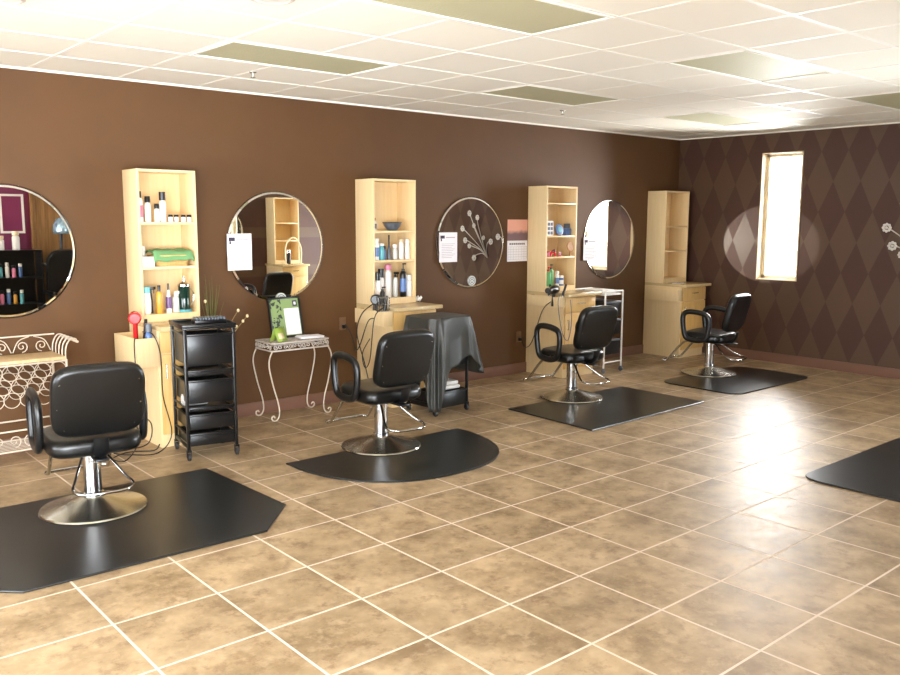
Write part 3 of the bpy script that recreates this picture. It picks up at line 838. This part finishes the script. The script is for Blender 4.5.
# chrome wire rack on the second side box
t = thing('wire_rack', 'chrome wire tool rack on the corner of the second station box', 'rack', (4.486-.075, -.52, .872))
b = B()
for z in (0.004, .06, .12): b.tube([(x, y, z) for x, y in rrect(-.055, .055, -.035, .035, .015, 3)], .0035, 6, closed=True)
for x, y in rrect(-.055, .055, -.035, .035, .015, 1): b.cyl((x, y, .002), (x, y, .122), .003, 6)
b.done('wires', 'chrome', t)
def cord(pts, label, r=.0045, m='black_plastic', plug=True):
    P = [Vector(p) for p in pts]; o0 = P[-1].copy()
    t = thing('power_cord', label, 'cord', o0)
    B().tube([p-o0 for p in P], r, 6, smooth=6).done('cable', m, t, sharp=60)
    return t
cord([(2.28, -.47, .79), (2.21, -.57, .825), (2.20, -.585, .70), (2.205, -.60, .45), (2.19, -.62, .12), (2.06, -.72, .008), (2.0, -.62, .008), (2.15, -.52, .008), (2.30, -.60, .010), (2.345, -.60, .05)], 'black cord hanging from the red hair dryer down to the floor')
cord([(2.33, -.41, .85), (2.33, -.60, .85), (2.37, -.625, .70), (2.385, -.60, .40), (2.43, -.62, .12), (2.30, -.68, .010), (2.12, -.60, .010), (2.05, -.50, .010)], 'thin dark cord hanging in front of the nearest cabinet door edge')
cord([(2.18, -.60, .30), (2.28, -.62, .22), (2.26, -.62, .08), (2.14, -.60, .06), (2.10, -.58, .18), (2.18, -.60, .30)], 'coil of dark cord hanging beside the nearest cabinet near the floor')
cord([(4.40, -.42, .80), (4.32, -.42, .78), (4.31, -.30, .55), (4.33, -.20, .50), (4.37, -.10, .60), (4.33, -.05, .72)], 'black cord looping from the second station hair dryer to the wall')
cord([(4.43, -.50, .90), (4.31, -.53, .82), (4.315, -.45, .45), (4.33, -.35, .36), (4.34, -.30, .48), (4.35, -.40, .62)], 'black looped cord hanging down the side of the second station')
cord([(4.44, -.33, .92), (4.31, -.34, .84), (4.31, -.26, .66), (4.32, -.36, .40), (4.34, -.44, .12)], 'thin black cord falling almost to the floor beside the second station')
cord([(6.69, -.53, .90), (6.60, -.585, .80), (6.66, -.60, .50), (6.74, -.61, .42), (6.80, -.60, .62), (6.79, -.585, .84)], 'grey cord loop hanging at the front of the third station', m='grey_plastic')
cord([(6.64, -.45, .82), (6.56, -.40, .72), (6.57, -.25, .38), (6.60, -.12, .30), (6.62, -.06, .36)], 'black cord from the third station box to the wall outlet')
def outlet(x, z, label, plugs=1):
    t = thing('wall_outlet', label, 'outlet', (x, 0, z), 0, 'wall outlets')
    B().box(-.036, .036, -.006, -.0005, -.058, .058, .003).done('cover_plate', 'outlet', t)
    B().box(-.014, .014, -.008, -.006, .012, .04, .001).box(-.014, .014, -.008, -.006, -.04, -.012, .001).done('socket', 'outlet', t)
    if plugs: B().box(-.016, .016, -.045, -.0085, -.042, -.008, .005).done('plug', 'black_plastic', t)
outlet(4.33, .72, 'brown wall outlet left of the second station'); outlet(6.62, .40, 'brown wall outlet with black plug left of the third station')

# ---------------------------------------------------------------- black trolley
def trolley(x, y, rz, label, drawers, h=.93, w=.32, d=.36):
    t = thing('salon_trolley', label, 'trolley', (x, y, 0), rz)
    hw, hd = w/2, d/2
    b = B()
    for sx in (-1, 1):
        for sy in (-1, 1): b.box(sx*hw-.011, sx*hw+.011, sy*hd-.011, sy*hd+.011, .075, h-.03, .003)
        b.box(sx*hw-.008, sx*hw+.008, -hd, hd, .085, .105, .002)
        for z in drawers: b.box(sx*hw-.006, sx*hw+.006, -hd, hd, z[1]-.012, z[1]-.002, .001)
    b.box(-hw, hw, hd-.006, hd+.006, .085, .105)
    b.done('frame', 'black_plastic', t)
    tp = B().box(-hw-.018, hw+.018, -hd-.018, hd+.018, h-.035, h-.02, .004).box(-hw-.018, hw+.018, -hd-.018, -hd-.008, h-.02, h, .003).box(-hw-.018, hw+.018, hd+.008, hd+.018, h-.02, h, .003).box(-hw-.018, -hw-.008, -hd-.008, hd+.008, h-.02, h, .003).box(hw+.008, hw+.018, -hd-.008, hd+.008, h-.02, h, .003)
    tp.done('top_tray', 'black_plastic', t)
    for z0, z1 in drawers:
        b = B(); e = .014
        b.box(-hw+e, hw-e, -hd-.004, -hd+.002, z0, z1, .002).box(-hw+e, hw-e, hd-.014, hd-.010, z0, z1-.02).box(-hw+e, -hw+e+.003, -hd, hd-.012, z0, z1-.012).box(hw-e-.003, hw-e, -hd, hd-.012, z0, z1-.012).box(-hw+e, hw-e, -hd, hd-.012, z0, z0+.004)
        dd = b.done('drawer', 'black_plastic', t)
        B().box(-hw+.008, hw-.008, -hd-.020, -hd-.004, z1-.016, z1, .004).done('drawer_lip', 'black_plastic', dd)
    for sx in (-1, 1):
        for sy in (-1, 1):
            c = B().lathe([(.022, -.011), (.027, -.007), (.027, .007), (.022, .011)], (sx*hw, sy*hd, .0275), n=20, R=Matrix.Rotation(pi/2, 3, 'Y')).done('castor', 'castor_rubber', t)
            B().box(sx*hw-.016, sx*hw-.012, sy*hd-.012, sy*hd+.012, .025, .062).box(sx*hw+.012, sx*hw+.016, sy*hd-.012, sy*hd+.012, .025, .062).box(sx*hw-.016, sx*hw+.016, sy*hd-.014, sy*hd+.014, .062, .076).done('fork', 'black_plastic', c)
    return t
tr1 = trolley(2.59, -.845, radians(-10), 'tall black drawer trolley on castors in front of the nearest station', [(.665, .885), (.59, .635), (.40, .565), (.345, .375), (.215, .325), (.10, .19)], .95, .335, .36)
# black tray of clips on top of the trolley
t = thing('clip_tray', 'black ribbed tray lying on top of the tall drawer trolley', 'tray', (2.625, -.88, .931), radians(-10))
b = B().box(-.11, .11, -.06, .06, 0, .035, .004)
b.done('tray_body', 'black_plastic', t)
b = B()
for k in range(10): b.box(-.10+k*.021, -.088+k*.021, -.061, .055, .0352, .052, .003)
b.done('clips', 'grey_plastic', t)
t = thing('rolled_towel', 'pinkish white rolled towel in the side of the tall trolley', 'towel', (2.545, -.83, .345), radians(-10))
B().cyl((-.11, 0, .05), (.06, 0, .05), .045, 20).done('roll', 'towel_white', t)

# caped trolley
CXT, CYT = 4.75, -.86
tr2 = trolley(CXT, CYT, radians(4), 'low black trolley hidden under a grey cape, beside the second chair', [(.62, .78), (.42, .58), (.06, .20)], .83, .38, .34)
def cape(u, v):
    hw, hd = .222, .205
    a = 2*pi*u
    # point on the rounded rectangle edge
    n_ = 5; c, s_ = cos(a), sin(a)
    ex = hw*abs(c)**(2/n_)*(1 if c >= 0 else -1); ey = hd*abs(s_)**(2/n_)*(1 if s_ >= 0 else -1)
    # hanging length around the edge: long at front left and left, short in front right, long at right back
    deg = math.degrees(a) % 360
    def bell(m, w, h):
        dd = abs((deg-m+180) % 360-180); return h*math.exp(-(dd/w)**2)
    Lh = min(.80, .31+bell(226, 34, .62)+bell(180, 40, .12)+bell(342, 44, .20)+bell(20, 30, .10)-bell(290, 16, .03))
    top = .26
    if v < top:
        f = v/top
        return (ex*f, ey*f, .845-.006*f+.004*sin(a*3)*f)
    f = (v-top)/(1-top)
    fold = sin(a*13+1.3*sin(a*2))*.016+sin(a*7+2)*.020
    out = .015+fold*min(1, f*2.2)+bell(345, 36, .15)*f+bell(225, 40, .05)*f
    d = Vector((ex, ey, 0)).normalized()
    drop = Lh*max(0, f-.02)
    zz = .838-drop
    return (ex+d.x*out, ey+d.y*out, max(.03, zz))
o = B().grid(cape, 150, 34, closed_u=True).done('salon_cape', 'cape', loc=(CXT, CYT, 0), rot=(0, 0, radians(4)), solid=.003, sharp=80)
tag(o, 'dark grey nylon cape draped over the low trolley behind the second chair', 'cape')
t = thing('folded_towel', 'white towel in the open bottom of the caped trolley', 'towel', (CXT+.02, CYT-.03, .2))
B().box(-.12, .13, -.10, .10, .002, .035, .012, seg=3).box(-.10, .12, -.09, .09, .037, .07, .012, seg=3).done('folds', 'towel_white', t)

# slim cart at the right of the third station
t = thing('utility_cart', 'white-framed cart with black drawers at right of the third station', 'trolley', (7.445, -.42, 0))
w, d = .15, .22
b = B()
for sx in (-1, 1):
    b.tube([(sx*w, -d, .06), (sx*w, -d, .90), (sx*w, d, .90), (sx*w, d, .06)], .010, 8)
b.tube([(-w, -d, .90), (w, -d, .90)], .009, 8).tube([(-w, d, .90), (w, d, .90)], .009, 8).tube([(-w, -d, .12), (w, -d, .12)], .008, 8).tube([(-w, d, .12), (w, d, .12)], .008, 8)
b.done('frame', 'white_plastic', t)
for z in (.20, .42, .62):
    dd = B().box(-w+.012, w-.012, -d+.012, d-.012, z, z+.17, .006).done('drawer', 'black_plastic', t)
    B().box(-w+.01, w-.01, -d-.004, -d+.012, z+.15, z+.17, .003).done('drawer_lip', 'grey_plastic', dd)
B().box(-w+.01, w-.01, -d+.01, d-.01, .855, .875, .003).done('top_tray', 'white_plastic', t)
for sx in (-1, 1):
    for sy in (-1, 1): B().lathe([(.02, -.01), (.026, -.006), (.026, .006), (.02, .01)], (sx*w, sy*d, .0265), n=16, R=Matrix.Rotation(pi/2, 3, 'Y')).box(sx*w-.006, sx*w+.006, sy*d-.006, sy*d+.006, .04, .065).done('castor', 'grey_plastic', t)
t = thing('folded_towel', 'white folded towel on top of the white-framed cart', 'towel', (7.445, -.42, .8755))
B().box(-.115, .115, -.15, .12, 0, .018, .007, seg=3).box(-.11, .11, -.14, .11, .019, .034, .007, seg=3).done('folds', 'towel_white', t)
t = thing('paper_slip', 'white paper slip on the counter of the farthest station', 'paper', (8.98, -.40, .9005), .2)
B().box(-.07, .07, -.05, .05, 0, .006, .001).done('sheets', 'paper', t)
B().box(-.05, .03, -.03, .02, .0062, .0066).done('printed_lines', 'grey_ink', t)
t = thing('paper_slip', 'crumpled white tissue at the right end of the second counter', 'tissue', (4.486+.515, -.25, .9005), .2)
B().grid(lambda u, v: ((u-.5)*.045, (v-.5)*.10, .012+.03*sin(u*7)*sin(v*9)**2+.028*u), 12, 12).done('tissue_fold', 'towel_white', t, solid=.003)

# ---------------------------------------------------------------- wire table with framed sign
t = thing('wire_side_table', 'small white wrought-iron table with curled legs below the gold-edged mirror', 'table', (3.68, -.215, 0))
tw_, td_ = .275, .15; zt = .655
b = B()
for z in (zt, zt-.062): b.tube([(x, y, z) for x, y in rrect(-tw_, tw_, -td_, td_, .03, 4)], .007, 6, closed=True)
b.done('rim_rails', 'aged_iron', t, sharp=60)
# filigree apron
def spiral(cx, cz, r, turns, fn, n=22, a0=0, sg=1):
    return [fn(cx+(r*(1-i/n*.85))*cos(a0+sg*turns*2*pi*i/n), cz+(r*(1-i/n*.85))*sin(a0+sg*turns*2*pi*i/n)) for i in range(n+1)]
for yy in (-td_, td_):
    b = B()
    for k in range(12):
        x = -tw_+.03+k*(2*tw_-.06)/11
        b.tube(spiral(x, zt-.031, .022, 1.3, lambda p, q, yy=yy: (p, yy, q), 14, k*1.0, 1 if k % 2 else -1), .0035, 5)
    b.done('filigree_apron', 'aged_iron', t, sharp=60)
for xx in (-tw_, tw_):
    b = B()
    for k in range(6):
        y = -td_+.035+k*(2*td_-.07)/5
        b.tube(spiral(y, zt-.031, .022, 1.3, lambda p, q, xx=xx: (xx, p, q), 14, k*1.0, 1 if k % 2 else -1), .0035, 5)
    b.done('filigree_apron', 'aged_iron', t, sharp=60)
b = B()
for k in range(15): x = -tw_+.02+k*(2*tw_-.04)/14; b.cyl((x, -td_, zt), (x, td_, zt), .003, 6)
for k in range(7): y = -td_+.02+k*(2*td_-.04)/6; b.cyl((-tw_, y, zt), (tw_, y, zt), .003, 6)
b.done('mesh_top', 'aged_iron', t)
for sx in (-1, 1):
    for sy in (-1, 1):
        ox, oy = sx*tw_*.96, sy*td_*.9
        pts = [(ox, oy, zt-.06), (ox+sx*.03, oy, zt-.12), (ox+sx*.035, oy, zt-.20), (ox-sx*.0, oy, zt-.36), (ox-sx*.04, oy, zt-.50), (ox-sx*.05, oy, .07), (ox-sx*.035, oy, .025), (ox-sx*.005, oy, .009), (ox+sx*.02, oy, .022), (ox+sx*.022, oy, .045), (ox+sx*.004, oy, .052), (ox-sx*.006, oy, .038)]
        B().tube(pts, .0062, 8, smooth=5).done('leg', 'white_iron', t, sharp=60)
TX, TY, TZ = 3.68, -.215, .664
t = thing('framed_sign', 'black-framed green sign with a white sheet leaning on the wire table', 'picture frame', (TX-.005, TY+.055, TZ), radians(6))
T = Euler((radians(-11), 0, 0)).to_matrix()
def lean(b):
    for v in b.bm.verts: v.co = T @ v.co
    return b
W2, H2 = .165, .35
b = B().box(-W2, W2, -.008, .008, 0, .018, .002).box(-W2, W2, -.008, .008, H2-.018, H2, .002).box(-W2, -W2+.018, -.008, .008, .018, H2-.018, .002).box(W2-.018, W2, -.008, .008, .018, H2-.018, .002)
lean(b).done('frame', 'black_plastic', t)
lean(B().box(-W2+.018, W2-.018, -.002, .004, .018, H2-.018)).done('print', 'sign', t)
lean(B().box(-.012, W2-.024, -.0035, -.002, .024, H2-.10)).done('white_sheet', 'paper', t)
lean(B().box(.085, .13, -.0035, -.002, H2-.085, H2-.035)).done('logo', 'ink', t)
lean(B().box(.097, .118, -.0042, -.0035, H2-.072, H2-.048)).done('logo_mark', 'paper', t)
t = thing('tent_card', 'small green folded tent card at the left end of the wire table', 'card', (TX-.17, TY-.07, TZ), radians(20))
B().quad((-.06, -.045, 0), (.06, -.045, 0), (.06, 0, .11), (-.06, 0, .11)).quad((-.06, .045, 0), (.06, .045, 0), (.06, 0, .11), (-.06, 0, .11)).done('card', 'green_card' if 'green_card' in M else 'towel_green', t, solid=.002)
B().quad((-.035, -.0395, .020), (.03, -.0395, .020), (.03, -.0195, .068), (-.035, -.0195, .068)).done('printed_patch', 'cream_plastic', t, solid=.001)
t = thing('paper_stack', 'stack of white leaflets at the right end of the wire table', 'paper', (TX+.15, TY-.04, TZ), radians(-8))
B().box(-.11, .10, -.07, .07, 0, .010, .002).box(-.10, .105, -.065, .068, .0102, .016, .002).done('sheets', 'paper', t)

# plant behind the trolley
PX, PY = 2.985, -.15
t = thing('potted_grass', 'tall green grass stems in a brown vase between trolley and wire table', 'plant', (PX, PY, 0))
B().lathe([(.045, 0), (.055, .02), (.062, .18), (.055, .34), (.038, .42), (.042, .44), (.034, .44), (.03, .40), (.03, .1)], n=28, cap=True).done('vase', 'vase', t)
b = B()
for k in range(40):
    a = random.uniform(0, 2*pi); L = random.uniform(.45, .86); sp = random.uniform(.01, .10)
    dx, dy = cos(a)*sp-.03, -abs(sin(a))*sp*.8
    q = random.uniform(.4, 1.6)
    b.tube([(cos(a)*.02, sin(a)*.02, .38), (dx*.3, dy*.3, .38+L*.5), (dx*q, dy*q, .38+L)], .007, 5, smooth=5, flat=.4, taper=lambda f: 1.1-f)
b.done('blades', 'stem', t, sharp=60)
b = B(); bb = B()
for (ex, ez) in ((.22, .93), (.26, .84), (.20, .80), (.30, .88), (-.06, 1.02)):
    b.tube([(0, 0, .38), (ex*.5, -.02, ez*.8), (ex, -.03, ez)], .0025, 5, smooth=5)
    bb.sphere((ex, -.03, ez), .012, (1, 1, 1.2), 8)
b.done('twigs', 'twig', t, sharp=60); bb.done('buds', 'bud', t)

# ---------------------------------------------------------------- white iron console at far left
CL, CR = .89, 1.81
t = thing('iron_console', 'white wrought-iron console with rings and scrolls at the far left', 'table', ((CL+CR)/2, -.19, 0))
hw = (CR-CL)/2; hd = .16; zt = .715
B().box(-hw, hw, -hd+.004, hd-.004, zt-.02, zt, .003).done('wooden_top', 'table_wood', t)
b = B()
for sy in (-1, 1):
    b.tube([(-hw, sy*hd, zt-.028), (hw, sy*hd, zt-.028)], .007, 6)
for sx in (-1, 1): b.tube([(sx*hw, -hd, zt-.028), (sx*hw, hd, zt-.028)], .007, 6)
b.done('top_rails', 'white_iron', t)
# gallery at the back and the sides
b = B()
b.tube([(-hw-.02, hd, zt+.125), (hw+.02, hd, zt+.125)], .006, 6)
for k in range(7):
    x = -hw+.07+k*(2*hw-.14)/6; s_ = 1 if k % 2 else -1
    b.tube(spiral(x, zt+.05, .042, 1.4, lambda p, q: (p, hd, q), 18, -pi/2, s_), .004, 5)
    b.tube([(x-s_*.06, hd, zt+.01), (x-s_*.02, hd, zt+.09), (x+s_*.05, hd, zt+.118)], .004, 5, smooth=4)
b.done('back_gallery', 'white_iron', t, sharp=60)
for sx in (-1, 1):
    b = B()
    for k in range(5):
        y = -hd+.01+k*(2*hd-.02)/4
        b.tube([(sx*hw, y, zt-.03), (sx*(hw+.005), y, zt+.06), (sx*(hw+.035), y, zt+.115), (sx*(hw+.07), y, zt+.118), (sx*(hw+.078), y, zt+.098)], .0055, 6, smooth=4)
    b.tube([(sx*(hw+.078), -hd-.01, zt+.098), (sx*(hw+.078), hd+.01, zt+.098)], .009, 8)
    b.done('end_scroll', 'white_iron', t, sharp=60)
# ring rack
rr = .052
for yy in (-hd+.01, hd-.02):
    b = B()
    for row in range(3):
        z = zt-.083-row*.092
        for k in range(9 if row != 1 else 8):
            x = -hw+.058+k*.101+(0.0505 if row == 1 else 0)
            pts = [(x+rr*cos(a), yy, z+rr*sin(a)) for a in [2*pi*i/18 for i in range(18)]]
            b.tube(pts, .003, 5, closed=True)
    b.done('bottle_rings', 'white_iron', t, sharp=60)
for sx in (-1, 1):
    for sy in (-1, 1):
        B().tube([(sx*hw, sy*hd, zt-.02), (sx*hw, sy*hd, .03), (sx*(hw+.012), sy*hd, .008)], .0085, 8).done('leg', 'white_iron', t)
b = B()
for z in (.10, .24):
    for sy in (-1, 1): b.tube([(-hw, sy*hd, z), (hw, sy*hd, z)], .006, 6)
    for sx in (-1, 1): b.tube([(sx*hw, -hd, z), (sx*hw, hd, z)], .006, 6)
for k in range(8):
    y = -hd+.02+k*(2*hd-.04)/7; b.tube([(-hw, y, .10), (hw, y, .10)], .003, 5)
for k in range(9):
    x = -hw+.06+k*(2*hw-.12)/8; s_ = 1 if k % 2 else -1
    b.tube(spiral(x, .17, .045, 1.4, lambda p, q: (p, -hd, q), 18, -pi/2, s_), .004, 5)
b.done('lower_basket', 'white_iron', t, sharp=60)

# ---------------------------------------------------------------- flower sprays on the diamond wall
def flower_spray(y, z, label, s=1, flip=1):
    t = thing('flower_wall_decor', label, 'wall decoration', (XE-.001, y, z), 0, 'metal flower sprays')
    heads = [(-.21, .27, .055), (-.02, .20, .05), (-.38, .02, .055), (-.10, .07, .045), (-.31, -.17, .055), (.30, -.18, .055), (.13, -.12, .04), (-.21, -.26, .045), (-.09, -.45, .055)]
    b = B()
    for i, (hy, hz, r) in enumerate(heads):
        hy *= flip
        b.tube([(-.03, .22*flip, -.44), (-.035, .12*flip+hy*.25, -.26+hz*.25), (-.035, hy*.75, hz*.8-.05), (-.03, hy, hz)], .0065, 6, smooth=5)
    b.done('stems', 'white_flower', t, sharp=60)
    for i, (hy, hz, r) in enumerate(heads):
        hy *= flip; f = B()
        for k in range(8):
            a = 2*pi*k/8
            f.sphere((-.04, hy+cos(a)*r*.65, hz+sin(a)*r*.65), r*.30, (.4, 1, 1), 8)
        f.sphere((-.045, hy, hz), r*.3, (.6, 1, 1), 8)
        f.done('blossom', 'white_flower', t)
flower_spray(-3.78, 1.50, 'silver metal flower spray on the diamond wall, seen in the third mirror')
flower_spray(-3.015, 1.58, 'silver metal blossom spray cut by the right edge on the diamond wall', flip=-1)

# ---------------------------------------------------------------- things seen in the first mirror
t = thing('display_shelf', 'black display shelf by the magenta wall, seen in the first mirror', 'shelf', (3.20, YS+.22, 0))
b = B().box(-.36, -.34, -.16, .16, 0, 1.22).box(.34, .36, -.16, .16, 0, 1.22).box(-.34, .34, -.16, -.15, 0, 1.22)
b.done('case', 'black_plastic', t)
for z in (.08, .45, .82, 1.20): B().box(-.34, .34, -.15, .16, z, z+.02).done('shelf', 'black_plastic', t)
cols = ['amber', 'teal', 'white_plastic', 'pink', 'blue_plastic']
n = 0
for z, wz in ((.84, 'upper'), (.47, 'middle')):
    for k in range(5):
        bottle(3.20-.26+k*.085, YS+.28, z+.0005, .026, .17+.02*(k % 3), cols[(k+n) % 5], 'black_plastic' if k % 2 else 'white_plastic', 'bottle %s from the left on the %s shelf of the black display shelf' % (['first', 'second', 'third', 'fourth', 'fifth'][k], wz), kind='can', group='bottles on the display shelf')
    n += 2
bottle(3.06, YS+.22, 1.2205, .05, .20, 'white_plastic', 'cream_plastic', 'white jar at left on top of the black display shelf', kind='can', name='jar', cat='jar')
bottle(3.26, YS+.22, 1.2205, .05, .26, 'white_plastic', 'cream_plastic', 'taller white jar at right on top of the black display shelf', kind='can', name='jar', cat='jar')
t = thing('picture_frame', 'white-framed picture on the magenta wall, seen in the first mirror', 'picture frame', (3.28, YS+.021, 1.45))
B().box(-.16, .16, 0, .02, 0, .03).box(-.16, .16, 0, .02, .52, .55).box(-.16, -.13, 0, .02, .03, .52).box(.13, .16, 0, .02, .03, .52).done('frame', 'white_plastic', t)
B().box(-.13, .13, 0, .008, .03, .52).done('picture', 'magenta', t)
t = thing('hood_dryer_chair', 'black hood dryer chair with a silver-blue bonnet, seen in the first mirror', 'chair', (3.84, YS+.62, 0), 0)
B().prism(supere(.26, .25, 4, 40), .36, .48, bev=.03, seg=3).done('seat', 'black_vinyl', t, sharp=60)
T = Matrix.Translation((0, -.24, .82)) @ Matrix.Rotation(radians(82), 4, 'X')
B().prism(supere(.24, .40, 4, 40), -.05, .05, bev=.03, T=T, seg=3).done('backrest', 'black_vinyl', t, sharp=60)
B().lathe([(.26, 0), (.26, .02), (.06, .05), (.05, .06), (.05, .36)], n=32).done('base', 'black_metal', t)
B().tube([(0, -.30, .9), (0, -.32, 1.3), (0, -.24, 1.60), (0, -.12, 1.66)], .022, 10, smooth=5).done('hood_arm', 'black_metal', t)
B().lathe([(.165, -.10), (.172, -.06), (.165, .02), (.13, .09), (.07, .13), (.001, .14)], (0, -.06, 1.55), n=32, cap=False).done('hood', 'silver_blue', t, solid=.008)
for sx in (-1, 1): B().box(sx*.27-.03, sx*.27+.03, -.2, .2, .60, .65, .02).box(sx*.27-.02, sx*.27+.02, -.05, .05, .42, .61, .005).done('armrest', 'black_vinyl', t)
# items on the opposite counter, seen in the second mirror
bottle(7.50, YS+.40, .9005, .035, .24, 'black_plastic', 'chrome', 'dark bottle on the opposite counter, seen in the second mirror', kind='can')
t = thing('arched_hoop', 'pale arched hoop on the opposite counter, seen in the second mirror', 'hoop', (7.55, YS+.47, .9005))
B().tube([(-.15, 0, .014), (-.155, 0, .26), (-.09, 0, .40), (0, 0, .45), (.09, 0, .40), (.155, 0, .26), (.15, 0, .014)], .013, 10, smooth=6).done('hoop_band', 'bud', t, sharp=60)
B().box(-.18, -.12, -.03, .03, 0, .012, .002).box(.12, .18, -.03, .03, 0, .012, .002).done('feet', 'bud', t)
